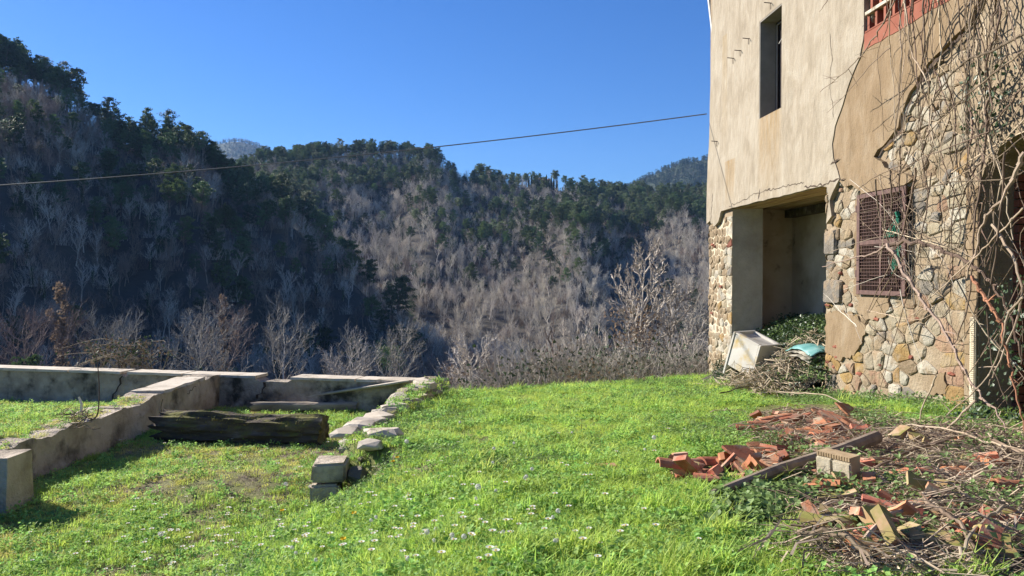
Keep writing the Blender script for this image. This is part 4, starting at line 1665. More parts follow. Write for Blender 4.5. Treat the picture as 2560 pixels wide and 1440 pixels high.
# ------------------------------------------------------------------ ruined garden walls
def wall_run(name, mat, parent, path, half, ztop, zbot, amp=0.02, seed=1, step=0.09):
    """a battered masonry wall along a plan path; ztop(x, y) gives its broken top"""
    pts = []
    for a, b in zip(path[:-1], path[1:]):
        a, b = Vector(a), Vector(b)
        n = max(1, int((b - a).length / step))
        pts += [a.lerp(b, i / n) for i in range(n)]
    pts.append(Vector(path[-1]))
    mb = MB()
    nh, nt = 7, 4
    prof_n = 2 * nh + nt + 1
    for i, p in enumerate(pts):
        d = (pts[min(i + 1, len(pts) - 1)] - pts[max(i - 1, 0)]).normalized()
        nrm = Vector((d.y, -d.x))
        zt, zb = ztop(p.x, p.y), zbot(p.x, p.y)
        for j in range(prof_n):
            if j <= nh:
                off, z = -half - 0.03 * (1 - j / nh), zb + (zt - zb) * j / nh
            elif j <= nh + nt:
                off, z = -half + 2 * half * (j - nh) / nt, zt
            else:
                k = (j - nh - nt) / nh
                off, z = half + 0.03 * k, zt + (zb - zt) * k
            q = Vector((p.x + nrm.x * off, p.y + nrm.y * off, z))
            f = noise.noise_vector(q * 3.1 + Vector((seed, 0, 0))) * amp + noise.noise_vector(q * 9.0) * amp * 0.45
            q = q + f
            mb.v.append(tuple(q))
    for i in range(len(pts) - 1):
        for j in range(prof_n - 1):
            a = i * prof_n + j
            mb.f.append((a, a + prof_n, a + prof_n + 1, a + 1))
    mb.f.append(tuple(range(prof_n)))
    mb.f.append(tuple(reversed([(len(pts) - 1) * prof_n + j for j in range(prof_n)])))
    return fix_normals(mk(name, mb, mat, parent))


pdir = Vector((1, -1.65 / 7.22, 0)).normalized()      # along the parapet
pnor = Vector((pdir.y, -pdir.x, 0))                   # towards the viewpoint
par = thing('parapet_wall', (-5, ypar(-5), E - 2.0), 'cracked grey parapet wall with pale coping along the terrace edge', 'wall')
TZ = E - 1.535


def xpar(px):                 # plan x of the parapet where it is seen at px
    k = (px - 1280) / F
    # x = k*y ; y = 11.25 + (x+1.24)*m
    m = -1.65 / 7.22
    return k * (11.25 + 1.24 * m) / (1 - k * m)


gapA, gapB = (xpar(320), xpar(333)), (xpar(655), xpar(737))


def par_top(x, y):
    z = TZ
    if gapA[0] - 0.02 < x < gapA[1] + 0.02:
        z -= 0.05
    if gapB[0] < x < gapB[1]:
        z -= 0.045 + 0.05 * abs(noise.noise(Vector((x * 6, 0, 1))))
    return z


wall_run('wall', M['old_wall'], par, [(-13.0, ypar(-13.0)), (-4.45, ypar(-4.45)), (-1.2, ypar(-1.2))], 0.15, par_top, lambda x, y: E - 3.4, 0.012, 3)
for (a, b) in ((-600, 188), (192, 318), (336, 470), (474, 653), (739, 898), (902, 1062)):
    xa, xb = xpar(a), xpar(b)
    b_ = MB()
    n_ = 8
    rgc = random.Random(a)
    for i in range(n_ + 1):
        x = xa + (xb - xa) * i / n_
        for (o, z) in ((-0.185, 0.0), (0.185, 0.0), (0.18, 0.038), (-0.18, 0.038)):
            q = Vector((x, ypar(x), TZ + z)) + pnor * (o + rgc.uniform(-0.006, 0.006)) + Vector((0, 0, rgc.uniform(-0.004, 0.004)))
            b_.v.append(tuple(q))
    for i in range(n_):
        for k in range(4):
            k2 = (k + 1) % 4
            b_.f.append((i * 4 + k, i * 4 + k2, i * 4 + 4 + k2, i * 4 + 4 + k))
    b_.f += [(0, 1, 2, 3), tuple(reversed([n_ * 4 + k for k in range(4)]))]
    fix_normals(mk('coping_slab', b_, M['coping'], par))


def ground_crack(parent, pts, w, seed):
    """a dark jagged fissure standing on the parapet face"""
    rg2 = random.Random(seed)
    mb = MB()
    L, Rr = [], []
    pts = rough_line(pts, 0.05, 0.03, seed, False)
    for i, (x, z) in enumerate(pts):
        ww = w * rg2.uniform(0.4, 1.2)
        base = Vector((x, ypar(x), z)) + pnor * 0.19
        L.append(base - pdir * ww)
        Rr.append(base + pdir * ww)
    n = len(pts)
    mb.v = [tuple(q) for q in L + Rr]
    mb.f = [(i, i + 1, n + i + 1, n + i) for i in range(n - 1)]
    mk('crack', mb, M['crack'], parent)


xa = xpar(326)
ground_crack(par, [(xa, TZ - 0.02), (xa - 0.08, TZ - 0.2), (xa - 0.17, TZ - 0.32), (xa - 0.16, TZ - 0.5)], 0.018, 1)
xa = xpar(676)
ground_crack(par, [(xa, TZ - 0.05), (xa - 0.03, TZ - 0.16), (xa - 0.12, TZ - 0.3)], 0.02, 2)
xa = xpar(600)
ground_crack(par, [(xa, TZ - 0.12), (xa + 0.12, TZ - 0.2), (xa + 0.25, TZ - 0.16), (xa + 0.38, TZ - 0.2)], 0.007, 3)

lw = thing('low_wall', (-4.65, 9.0, E - 1.9), 'low grey wall running back to the parapet, its near top broken and overgrown', 'wall')


def lw_top(x, y):
    z = E - 1.50
    if y < 9.6:
        z -= 0.03 + 0.03 * noise.noise(Vector((y * 2.2, 0, 3))) + 0.035 * noise.noise(Vector((y * 7.0, x * 6, 3)))
    return z


wall_run('wall', M['concrete'], lw, [(-4.66, 5.6), (-4.66, ypar(-4.66) - 0.18)], 0.205, lw_top, lambda x, y: E - 2.5, 0.034, 7, 0.06)
for i, (ya, yb, za, zb) in enumerate(((9.85, 9.75, -1.56, -1.93), (10.9, 10.6, -1.55, -1.6))):
    mb = MB()
    pts = rough_line([(ya, E + za), (yb, E + zb)], 0.05, 0.03, 90 + i, False)
    n = len(pts)
    mb.v = [(-4.422, y - 0.012, z) for y, z in pts] + [(-4.422, y + 0.012, z) for y, z in pts]
    mb.f = [(k, k + 1, n + k + 1, n + k) for k in range(n - 1)]
    mk('crack', mb, M['crack'], lw)

cp_ = MB()
rgc = random.Random(5)
yy, n_ = [9.95 + 0.17 * i for i in range(9)], 9
for y in yy:
    y = min(y, ypar(-4.66) - 0.22)
    for (o, z) in ((-0.215, 0.0), (0.215, 0.0), (0.205, 0.035), (-0.205, 0.035)):
        cp_.v.append((-4.66 + o + rgc.uniform(-0.012, 0.012), y, E - 1.502 + z + rgc.uniform(-0.006, 0.006)))
for i in range(8):
    for k in range(4):
        k2 = (k + 1) % 4
        cp_.f.append((i * 4 + k, i * 4 + k2, i * 4 + 4 + k2, i * 4 + 4 + k))
cp_.f += [(0, 1, 2, 3), (35, 34, 33, 32)]
fix_normals(mk('coping_slab', cp_, M['coping'], lw))  # added pale strip: brightness of the sunlit wall top put into colour
stub = thing('wall_stub', (-4.2, 6.4, E - 1.9), 'squared end of a tan concrete wall stub at the left edge', 'wall')
wall_run('wall', M['concrete'], stub, [(-5.2, 6.30), (-3.99, 6.30)], 0.16, lambda x, y: E - 1.44, lambda x, y: E - 2.2, 0.012, 11, 0.07)


def rock(center, size, seed, rot=0.0, tilt=0.0, npt=22):
    rg2 = random.Random(seed)
    bm = bmesh.new()
    Mx = Matrix.Rotation(rot, 3, 'Z') @ Matrix.Rotation(tilt, 3, 'X')
    for i in range(npt):
        v = rvec(rg2).normalized()
        p = max(abs(v.x), abs(v.y), abs(v.z))
        v = v * (0.55 + 0.45 / p * 0.62)
        v = Vector((v.x * size[0] / 2, v.y * size[1] / 2, v.z * size[2] / 2))
        bm.verts.new(Mx @ v + Vector(center))
    bmesh.ops.convex_hull(bm, input=bm.verts)
    bm.verts.ensure_lookup_table()
    for v in [v for v in bm.verts if not v.link_faces]:
        bm.verts.remove(v)
    mb = MB()
    bm.verts.index_update()
    mb.v = [tuple(v.co) for v in bm.verts]
    mb.f = [tuple(v.index for v in f.verts) for f in bm.faces]
    bm.free()
    return mb


cw = thing('crumbling_wall', (-1.4, 8.8, E - 1.7), 'crumbling stone wall edge overgrown with grass between the two lawns', 'wall')
rgw = random.Random(12)
y = 6.95
while y < 11.35:
    xc = -1.50 + (y - 6.4) * 0.07
    f = smooth(6.9, 11.0, y)
    top = -(1.43 + 0.0 * f) - 0.03 + (0.0)
    hR = 0.985 + 0.0676 * y
    top = -(hR - 0.09 - 0.2 * f)
    ln = rgw.uniform(0.24, 0.42)
    for k in range(2):
        L = ln * rgw.uniform(0.85, 1.1)
        zz = E + top - 0.07 - k * 0.14
        wd = rgw.uniform(0.30, 0.44)
        rk = rock((xc + rgw.uniform(-0.05, 0.06), y + ln / 2, zz), (wd * 1.1, L * 1.15, rgw.uniform(0.12, 0.15)), int(y * 100) + k, rgw.uniform(-0.15, 0.15))
        mk('stone', rk, M[rgw.choice(['coping', 'stone_white', 'coping', 'stone_cream'])], cw)
    y += ln
# two bared stones near the end and the block that ends the wall
for (px, py, sx, sy, sz, m, rt) in ((950, 1095, 0.36, 0.5, 0.12, 'coping', 0.35), (985, 1098, 0.19, 0.22, 0.14, 'coping', -0.4), (925, 1125, 0.3, 0.3, 0.12, 'coping', 0.2)):
    g = on_ground(px, py)
    mk('stone', rock((g.x, g.y, g.z + 0.045), (sx, sy, sz), px, rt), M[m], cw)
g = on_ground(903, 1155)
mk('stone', rock((g.x, g.y, g.z + 0.02), (0.05, 0.1, 0.07), 5, 0.6), M['stone_cream'], cw)
eb = thing('end_block', (-1.58, 6.35, E - 1.8), 'squared stone block in two courses standing in the grass before the crumbling wall', 'stone block')
eb0 = at_y(772, 1252, 6.25)
for k, (zz, hh, wd, dp) in enumerate(((-1.78, 0.20, 0.23, 0.26), (-1.59, 0.15, 0.27, 0.34))):
    b = MB()
    b.box((eb0.x + wd / 2 + 0.005 * k, eb0.y + dp / 2, E + zz), (wd, dp, hh), Matrix.Rotation(0.10, 3, 'Z'))
    o = bevel(mk('block', b, M['old_wall' if k == 0 else 'concrete'], eb), 0.018, 2)
    for v in o.data.vertices:
        v.co += noise.noise_vector(v.co * 11) * 0.012
b = rock((eb0.x + 0.36, eb0.y + 0.2, E - 1.66), (0.26, 0.34, 0.2), 44, 0.2)
mk('block', b, M['stone_grey'], eb)

# ------------------------------------------------------------------ timber on the left lawn
def beam(name, a, b, w, h, mat, seed, rough=0.03, sides=22, n=26, jag=0.12, parent=None):
    a, b = Vector(a), Vector(b)
    d = (b - a).normalized()
    sx = d.cross(Vector((0, 0, 1))).normalized()
    sz = sx.cross(d)
    rg2 = random.Random(seed)
    mb = MB()
    offs = [rg2.uniform(-jag, jag * 0.3) for _ in range(sides)]
    offe = [rg2.uniform(-jag * 0.15, jag * 0.15) for _ in range(sides)]
    for i in range(n + 1):
        t = i / n
        for k in range(sides):
            th = 2 * math.pi * k / sides
            c_, s_ = math.cos(th), math.sin(th)
            p = (abs(c_) ** 3.2 + abs(s_) ** 3.2) ** (-1 / 3.2)
            groove = rough * (noise.noise(Vector((k * 1.7, t * 2.2, seed))) + 0.5 * noise.noise(Vector((k * 3.1, t * 9.0, seed + 3))))
            q = a.lerp(b, t) + sx * (c_ * p * (w / 2 + groove)) + sz * (s_ * p * (h / 2 + groove))
            if i == 0:
                q += d * offs[k]
            if i == n:
                q += d * offe[k]
            mb.v.append(tuple(q))
    for i in range(n):
        for k in range(sides):
            k2 = (k + 1) % sides
            mb.f.append((i * sides + k, i * sides + k2, (i + 1) * sides + k2, (i + 1) * sides + k))
    c0, c1 = len(mb.v), len(mb.v) + 1
    mb.v += [tuple(a + d * jag * 0.4), tuple(b)]
    for k in range(sides):
        k2 = (k + 1) % sides
        mb.f += [(c0, k2, k), (c1, n * sides + k, n * sides + k2)]
    return mk(name, mb, mat, parent)


ga, gb = on_ground(400, 1108), on_ground(803, 1117)
ga, gb = ga + Vector((0.02, 0.2, 0.155)), gb + Vector((0, 0.16, 0.145))
log = thing('rotten_beam', (ga + gb) / 2, 'thick rotten mossy squared timber lying on the left lawn', 'timber')
beam('timber', ga, gb, 0.30, 0.33, M['rotten_wood'], 4, 0.06, 34, 44, 0.2, parent=log)
ms = MB()
rgm = random.Random(8)
for i in range(900):
    t = rgm.random()
    if noise.noise(Vector((t * 7, 3, 1))) < -0.05 and rgm.random() < 0.8:
        continue
    q = ga.lerp(gb, t) + Vector((rgm.uniform(-0.02, 0.02), rgm.uniform(-0.16, 0.1), 0.155 + rgm.uniform(-0.02, 0.01)))
    if rgm.random() < 0.35:
        q = ga.lerp(gb, t) + Vector((0, -0.165, rgm.uniform(-0.02, 0.14)))
    a = rvec(rgm).normalized() * rgm.uniform(0.008, 0.02)
    ms.add([q, q + a, q + Vector((a.y, -a.x, abs(a.z) + 0.008))], [(0, 1, 2)])
tag(mk('moss', ms, M['moss'], log), kind='stuff')
rl = MB()
for (x0, y0, x1, y1, r) in ((640, 1032, 890, 1030, 0.075), (655, 1018, 800, 1015, 0.05)):
    a, b = on_ground(x0, y0), on_ground(x1, y1)
    o = beam('log', a + Vector((0, 0.1, r)), b + Vector((0, 0.1, r * 0.8)), r * 2, r * 1.8, M['grey_wood'], x0, 0.02, 12, 18, 0.12)
    tag(o, 'weathered grey log with split ends behind the thick rotten beam' if r > 0.06 else 'thinner grey branch lying behind the weathered grey log', 'log')
pa, pb = on_ground(640, 1014), at_y(1066, 949, 10.95)
o = beam('plank', pa + Vector((0, 0.02, 0.02)), pb + Vector((0, 0, 0.02)), 0.13, 0.04, M['sunlit_wood'], 31, 0.004, 12, 14, 0.06)
tag(o, 'long grey plank leaning from the ground up onto the crumbling wall', 'plank')
pa, pb = on_ground(700, 1022), on_ground(880, 1016)
o = beam('plank', pa + Vector((0, 0.12, 0.04)), pb + Vector((0, 0.12, 0.05)), 0.2, 0.05, M['rotten_wood'], 33, 0.01, 12, 14, 0.1)
tag(o, 'dark rotten board lying in the shade under the leaning plank', 'plank')


# ------------------------------------------------------------------ terracotta debris
def slab(name, p, L, Wd, T, yaw, pitch, roll, mat, seed, broken=True, loc_lift=None):
    rg2 = random.Random(seed)
    c = [(-L / 2, -Wd / 2), (L / 2, -Wd / 2), (L / 2, Wd / 2), (-L / 2, Wd / 2)]
    if broken:
        k = rg2.randrange(4)
        a, b = c[k], c[(k + 1) % 4]
        c = c[:k] + [(a[0] * rg2.uniform(0.55, 1) + b[0] * 0.1, a[1] * rg2.uniform(0.6, 1)), ((a[0] + b[0]) / 2 * rg2.uniform(0.6, 1.05), (a[1] + b[1]) / 2 * rg2.uniform(0.6, 1.05))] + c[k + 1:]
        c = rough_line(c, 0.05, 0.008, seed)
    Mx = Matrix.Rotation(yaw, 3, 'Z') @ Matrix.Rotation(pitch, 3, 'X') @ Matrix.Rotation(roll, 3, 'Y')
    mb = MB()
    mb.prism(c, lambda q: Mx @ Vector((q[0], q[1], -T / 2)), lambda q: Mx @ Vector((q[0], q[1], T / 2)))
    lift = -min(v[2] for v in mb.v) if loc_lift is None else loc_lift
    mb.v = [(v[0] + p.x, v[1] + p.y, v[2] + p.z + lift - 0.006) for v in mb.v]
    return fix_normals(mk(name, mb, mat, None, False, (p.x, p.y, p.z)))


def coppo(name, p, L, r, yaw, pitch, mat, seed, arc=2.4, T=0.014):
    """a curved roof tile, end broken"""
    rg2 = random.Random(seed)
    Mx = Matrix.Rotation(yaw, 3, 'Z') @ Matrix.Rotation(pitch, 3, 'Y')
    mb = MB()
    n, m = 7, 5
    ends = [rg2.uniform(-0.04, 0.03) for _ in range(n + 1)]
    for lay in (0, 1):
        for i in range(m + 1):
            for k in range(n + 1):
                a = -arc / 2 + arc * k / n
                rr = (r - T * lay) * (1 - 0.12 * i / m)
                x = -L / 2 + L * i / m + (ends[k] if i == m else 0)
                mb.v.append(tuple(Mx @ Vector((x, math.sin(a) * rr, math.cos(a) * rr))))
    N = (n + 1) * (m + 1)
    for i in range(m):
        for k in range(n):
            a = i * (n + 1) + k
            mb.f.append((a, a + 1, a + n + 2, a + n + 1))
            mb.f.append((N + a, N + a + n + 1, N + a + n + 2, N + a + 1))
    for i in range(m):
        for k in (0, n):
            a = i * (n + 1) + k
            mb.f.append((a, a + n + 1, N + a + n + 1, N + a))
    for k in range(n):
        for i in (0, m):
            a = i * (n + 1) + k
            mb.f.append((a, a + 1, N + a + 1, N + a))
    lift = -min(v[2] for v in mb.v)
    mb.v = [(v[0] + p.x, v[1] + p.y, v[2] + p.z + lift - 0.01) for v in mb.v]
    return fix_normals(mk(name, mb, mat, None, False, (p.x, p.y, p.z)))


TC, TM = M['terracotta'], M['tile_moss']
heroes = [
    # px, py, kind, L, W, T, yaw, pitch, roll, mat, label
    (1862, 1178, 's', 0.27, 0.22, 0.018, 0.6, 0.42, 0.15, TC, 'large red flat tile tilted towards the lawn at the left of the lower rubble heap'),
    (1915, 1190, 's', 0.2, 0.16, 0.016, 0.1, 0.42, -0.2, TC, 'flat red tile half under the large tilted tile in the lower heap'),
    (1893, 1145, 's', 0.13, 0.15, 0.02, 0.4, 0.35, 0.1, TC, 'short square red tile behind the large tilted tile'),
    (1945, 1150, 'c', 0.24, 0.065, 0, 0.55, 0.05, 0, TC, 'curved roof tile lying at the right end of the lower heap'),
    (1715, 1192, 's', 0.16, 0.14, 0.05, -0.3, 0.25, 0.1, TM, 'pale weathered brick at the left tip of the lower heap'),
    (1512, 1170, 's', 0.16, 0.07, 0.018, 0.1, 0.05, 0.0, TC, 'lone terracotta fragment in the grass left of the rubble heaps'),
    (1212, 1415, 's', 0.06, 0.04, 0.02, 0.5, 0.1, 0.1, TC, 'small terracotta chip in the grass at the bottom edge'),
    (2108, 1075, 's', 0.34, 0.40, 0.02, 0.9, 0.25, 0.1, TC, 'large ribbed red tile at the right of the upper rubble heap'),
    (2120, 1050, 's', 0.22, 0.20, 0.02, 0.5, 0.6, 0.1, TC, 'red tile propped upright at the back of the upper rubble heap'),
    (1890, 1087, 'c', 0.36, 0.07, 0, -0.15, 0.03, 0, TC, 'long curved roof tile at the left front of the upper heap'),
    (1935, 1062, 'c', 0.40, 0.07, 0, 0.42, -0.08, 0, TC, 'long curved roof tile at the left back of the upper heap'),
    (1985, 1062, 'c', 0.40, 0.07, 0, 0.40, -0.08, 0, TC, 'curved roof tile in the middle of the upper heap'),
    (2100, 1302, 's', 0.17, 0.09, 0.02, -0.2, 0.2, 0.1, M['stone_pink'], 'pale pink broken tile in the grass below the hollow block'),
    (2268, 1264, 'c', 0.20, 0.05, 0, 0.2, 0.03, 0, TC, 'pinkish curved tile in the green weeds at the right'),
    (2205, 1372, 's', 0.16, 0.15, 0.05, 0.4, 0.7, 0.1, TM, 'mossy upended brick near the bottom right'),
    (2330, 1395, 's', 0.24, 0.14, 0.04, -0.35, 0.15, 0.0, TM, 'mossy flat tile lying among dry stems at the bottom right'),
    (2480, 1420, 's', 0.16, 0.14, 0.05, -0.3, 0.3, 0.0, TM, 'mossy brick at the bottom right corner'),
    (2235, 1310, 's', 0.16, 0.08, 0.03, -0.2, 0.2, 0.0, TC, 'thin red tile shard between the weeds and the dry stems'),
    (2300, 1330, 's', 0.16, 0.10, 0.05, 0.1, 0.2, 0.2, TM, 'grey-topped brick beside the leaning dry cane'),
    (2030, 1310, 's', 0.18, 0.06, 0.02, 0.3, 0.1, 0.0, TM, 'mossy tile edge showing in the grass left of the pink tile'),
    (2310, 1205, 's', 0.16, 0.06, 0.03, 0.0, 0.1, 0.0, TC, 'red brick pieces under the dry stems right of the hollow block'),
    (2385, 1220, 's', 0.16, 0.07, 0.04, -0.1, 0.1, 0.0, TC, 'red brick lying under the dry stems at the far right'),
    (2160, 1400, 's', 0.12, 0.08, 0.05, 0.2, 0.3, 0.0, TC, 'dark red brick at the bottom edge under a fallen cane'),
    (2285, 1155, 's', 0.16, 0.05, 0.02, 0.1, 0.05, 0.0, TC, 'red tile sliver behind the hollow block'),
    (1045, 958, 't', 0.24, 0.10, 0.03, -0.05, 0.0, 0.0, TC, 'red brick lying on the far end of the crumbling wall'),
]
for i, (px, py, kd, L, Wd, T, yw, pt, rl_, m, lab) in enumerate(heroes):
    g = on_ground(px, py) + Vector((0, 0, 0.045 if px > 1800 else 0.012))
    if kd == 's':
        o = slab('tile_fragment', g, L, Wd, T, yw, pt, rl_, m, 200 + i)
    elif kd == 't':
        g = at_y(px, py, 11.0)
        o = slab('brick', Vector((g.x, g.y, g.z)), L, Wd, 0.055, yw, 0, 0, m, 200 + i, False)
    else:
        o = coppo('roof_tile', g, L, Wd, yw, pt, m, 200 + i)
    tag(o, lab, 'brick' if 'brick' in lab else 'tile')
rgd = random.Random(99)
zones = [
    ('upper', 62, [(1850, 1078), (1900, 1052), (2000, 1042), (2120, 1042), (2175, 1085), (2150, 1125), (2040, 1150), (1990, 1125), (1940, 1105)], 'terracotta fragment in the upper rubble heap below the stone wall', 'tile fragments in the upper rubble heap'),
    ('lower', 44, [(1680, 1160), (1800, 1150), (1920, 1130), (1970, 1150), (1940, 1200), (1760, 1215), (1690, 1200)], 'terracotta fragment in the lower rubble heap beside the lawn', 'tile fragments in the lower rubble heap'),
    ('right', 90, [(2000, 1120), (2160, 1090), (2480, 1130), (2555, 1300), (2555, 1430), (2200, 1430), (1960, 1330)], 'broken terracotta piece among dry stems at the lower right', 'terracotta pieces among the dry stems'),
]
for nm, n_, poly, lab, grp in zones:
    k = 0
    while k < n_:
        px, py = rgd.uniform(1650, 2560), rgd.uniform(1030, 1440)
        if not in_poly((px, py), poly):
            continue
        k += 1
        g = on_ground(px, py)
        g.z += rgd.uniform(0.0, 0.06) if nm != 'right' else rgd.uniform(0.03, 0.085)
        m = TC if (nm != 'right' or rgd.random() < 0.6) else TM
        if rgd.random() < (0.55 if nm == 'upper' else 0.35):
            o = coppo('roof_tile', g, rgd.uniform(0.12, 0.28), rgd.uniform(0.05, 0.075), rgd.uniform(-0.7, 0.9), rgd.uniform(-0.15, 0.15), m, 400 + k)
        else:
            o = slab('tile_fragment', g, rgd.uniform(0.06, 0.19), rgd.uniform(0.04, 0.12), rgd.choice((0.018, 0.025, 0.035, 0.05)), rgd.uniform(0, 3.1), rgd.gauss(0, 0.34), rgd.gauss(0, 0.34), m, 500 + k * 3)
        big_ = max(o.dimensions) > 0.17 if nm != 'upper' else max(o.dimensions) > 0.2
        shape = 'curved tile piece' if o.name.startswith('roof_tile') else 'flat tile shard'
        if nm == 'right':
            where = ('close to the hollow block' if px < 2200 and py < 1270 else 'in the dry stems towards the right edge' if px > 2330 and py < 1290 else 'in the weeds near the bottom edge' if px < 2250 else 'near the bottom right corner')
        else:
            half = px > (2005 if nm == 'upper' else 1825)
            where = ('in the right half of the ' if half else 'in the left half of the ') + nm + ' rubble heap'
        lb = ('larger ' if big_ else 'small ') + ('mossy ' if m is TM else 'red ') + shape + ' ' + where
        tag(o, lb, 'tile', shape + 's ' + where + (', mossy' if m is TM else '') + (', larger' if big_ else ''))

# hollow block with ribbed faces and mortar
gb_ = on_ground(2092, 1236)
hb = thing('hollow_block', gb_, 'yellowish ribbed hollow brick block with a pale mortar face among the weeds', 'block')
bw, bd, bh = 0.235, 0.085, 0.25
Hm = Matrix.Rotation(R(-60), 3, 'Z') @ Matrix.Rotation(R(5), 3, 'X')
hc = gb_ + Vector((0, 0.02, -0.01))


def hbox(x0, x1, y0, y1, z0, z1):
    m = MB()
    m.add([hc + Hm @ Vector((x, y, z)) for x in (x0, x1) for y in (y0, y1) for z in (z0, z1)], [(0, 1, 3, 2), (4, 6, 7, 5), (0, 4, 5, 1), (2, 3, 7, 6), (0, 2, 6, 4), (1, 5, 7, 3)])
    return m


mk('body', hbox(-bw / 2, bw / 2, 0, bd, 0, bh), M['yellow_brick'], hb)
for i in range(13):
    x = -bw / 2 + bw * (i + 0.5) / 13
    mk('rib', hbox(x - 0.006, x + 0.006, -0.009, 0.004, 0.002, 0.098), M['yellow_brick'], hb)
    mk('rib', hbox(x - 0.006, x + 0.006, -0.007, 0.004, 0.226, bh - 0.001), M['yellow_brick'], hb)
for x0, x1 in ((-bw / 2 + 0.003, -0.006), (0.002, bw / 2 + 0.006)):
    o = bevel(mk('mortar_face', hbox(x0, x1, -0.02, 0.006, 0.104, 0.222), M['mortar_pale'], hb), 0.007, 2)
    for v in o.data.vertices:
        v.co += noise.noise_vector(v.co * 25) * 0.005

# the dark pole across the debris
a, b = on_ground(1772, 1262), on_ground(2190, 1150)
pl_ = MB()
pts = [a + Vector((0, 0, 0.05)), a.lerp(b, 0.35) + Vector((0, 0.01, 0.10)), a.lerp(b, 0.7) + Vector((0, -0.01, 0.13)), b + Vector((0.0, 0, 0.17))]
pl_.tube(pts, [0.026, 0.038, 0.046, 0.05], 10)
tag(mk('wooden_pole', pl_, M['dark_pole']), 'dark weathered wooden pole lying across the rubble behind the hollow block', 'pole')

# white wash tub tipped over at the opening
g = on_ground(1872, 972)
nf = Vector((-0.86, -0.51, 0)).normalized()
nr = Vector((-nf.y, nf.x, 0)) * 1.0
nr = Vector((0.51, -0.86, 0)).normalized()
Rl = Matrix.Rotation(R(19), 3, -nf)
ax_r, ax_u, ax_f = Rl @ nr, Rl @ Vector((0, 0, 1)), nf
tub = thing('wash_tub', g, 'white concrete wash tub tipped sideways in front of the open bay', 'wash tub')
TW, TH, TD = 0.62, 0.76, 0.50


def tbox(mb, r0, r1, u0, u1, f0_, f1_):
    o_ = g + Vector((0, 0, 0.0))
    mb.add([o_ + ax_r * r + ax_u * u + ax_f * f for r in (r0, r1) for f in (f0_, f1_) for u in (u0, u1)], [(0, 1, 3, 2), (4, 6, 7, 5), (0, 4, 5, 1), (2, 3, 7, 6), (0, 2, 6, 4), (1, 5, 7, 3)])


for nm, args in (('side_panel', (-0.045, 0, 0, TH, -TD, 0)), ('side_panel', (-TW, -TW + 0.045, 0, TH, -TD, 0)), ('front_panel', (-TW + 0.047, -0.047, 0.17, TH - 0.03, -0.05, -0.012)),
                 ('back_panel', (-TW + 0.047, -0.047, 0.1, TH, -TD, -TD + 0.05)), ('basin', (-TW + 0.047, -0.047, TH - 0.09, TH - 0.04, -TD + 0.052, -0.052)), ('rim', (-TW + 0.047, -0.047, TH - 0.027, TH, -0.09, -0.004))):
    b = MB()
    tbox(b, *args)
    bevel(mk(nm, b, M['white_sink'], tub), 0.008, 2)

# turquoise tarpaulin bundle
cs, cv = wpix(2030, 880, -0.1)
tp = MB()
c0 = W(cs, cv, -0.1)
nu, nv_ = 26, 12
for lay, (z, mname) in enumerate(()):
    pass
tarp = thing('tarpaulin_bundle', c0, 'folded turquoise and cream tarpaulin lying at the right of the open bay', 'tarpaulin')
for lay in range(3):
    mb = MB()
    for i in range(nu + 1):
        for j in range(nv_ + 1):
            u, v = i / nu * 2 - 1, j / nv_ * 2 - 1
            s = cs + u * 0.42
            o = -0.1 + v * 0.22
            z = cv + 0.085 - lay * 0.055 + (0.02 - 0.10 * max(0, abs(v) - 0.3) ** 1.3 - 0.07 * u * u) * (1.0) + 0.018 * noise.noise(Vector((u * 3 + lay * 5, v * 2, lay)))
            mb.v.append(tuple(W(s + 0.03 * noise.noise(Vector((v * 3, lay, 2))), z, o * (1 + 0.12 * lay) + 0.015 * noise.noise(Vector((u * 5, z * 9, lay))))))
    for i in range(nu):
        for j in range(nv_):
            a = i * (nv_ + 1) + j
            mb.f.append((a, a + 1, a + nv_ + 2, a + nv_ + 1))
    o = mk('fold', mb, M['turquoise'] if lay == 0 else M['cloth_cream'], tarp, smoothed=True)
    sm = o.modifiers.new('solid', 'SOLIDIFY')
    sm.thickness = 0.012

# mound of rubble and soil inside the bay
mm = MB()
ns, no_ = 40, 22


def mound_v(s, o):
    e = smooth(S_OPR - 0.3, S_OPR + 0.9, s) * 0.25 + 0.75
    back = smooth(0.9, -1.1, o)
    g0 = ground_z(W(s, 0, o).x, W(s, 0, o).y) - E
    return g0 - 0.05 + back * (1.02 * e) + 0.07 * noise.noise(Vector((s * 2, o * 2.5, 4)))


for i in range(ns + 1):
    for j in range(no_ + 1):
        s = S_OPR - 0.0 + (S_OPL - S_OPR) * i / ns
        o = 1.0 - (RB + 0.95) * j / no_
        mm.v.append(tuple(W(s, mound_v(s, o), o)))
for i in range(ns):
    for j in range(no_):
        a = i * (no_ + 1) + j
        mm.f.append((a, a + 1, a + no_ + 2, a + no_ + 1))
tag(fix_normals(mk('rubble_mound', mm, M['forest_floor'], None, True)), 'bank of soil and rubbish sloping up into the open bay', kind='structure')

# ------------------------------------------------------------------ brush, sticks and vines
def stick(mb, a, b, r, rg2, sag=0.0, sides=3, n=3, wob=0.1):
    a, b = Vector(a), Vector(b)
    L = (b - a).length
    pts = []
    for i in range(n + 1):
        t = i / n
        q = a.lerp(b, t) + Vector((0, 0, -sag * 4 * t * (1 - t) * L))
        if 0 < i < n:
            q += rvec(rg2) * wob * L * 0.12
        pts.append(q)
    mb.tube(pts, [r * (1 - 0.55 * i / n) for i in range(n + 1)], sides, cap=False)


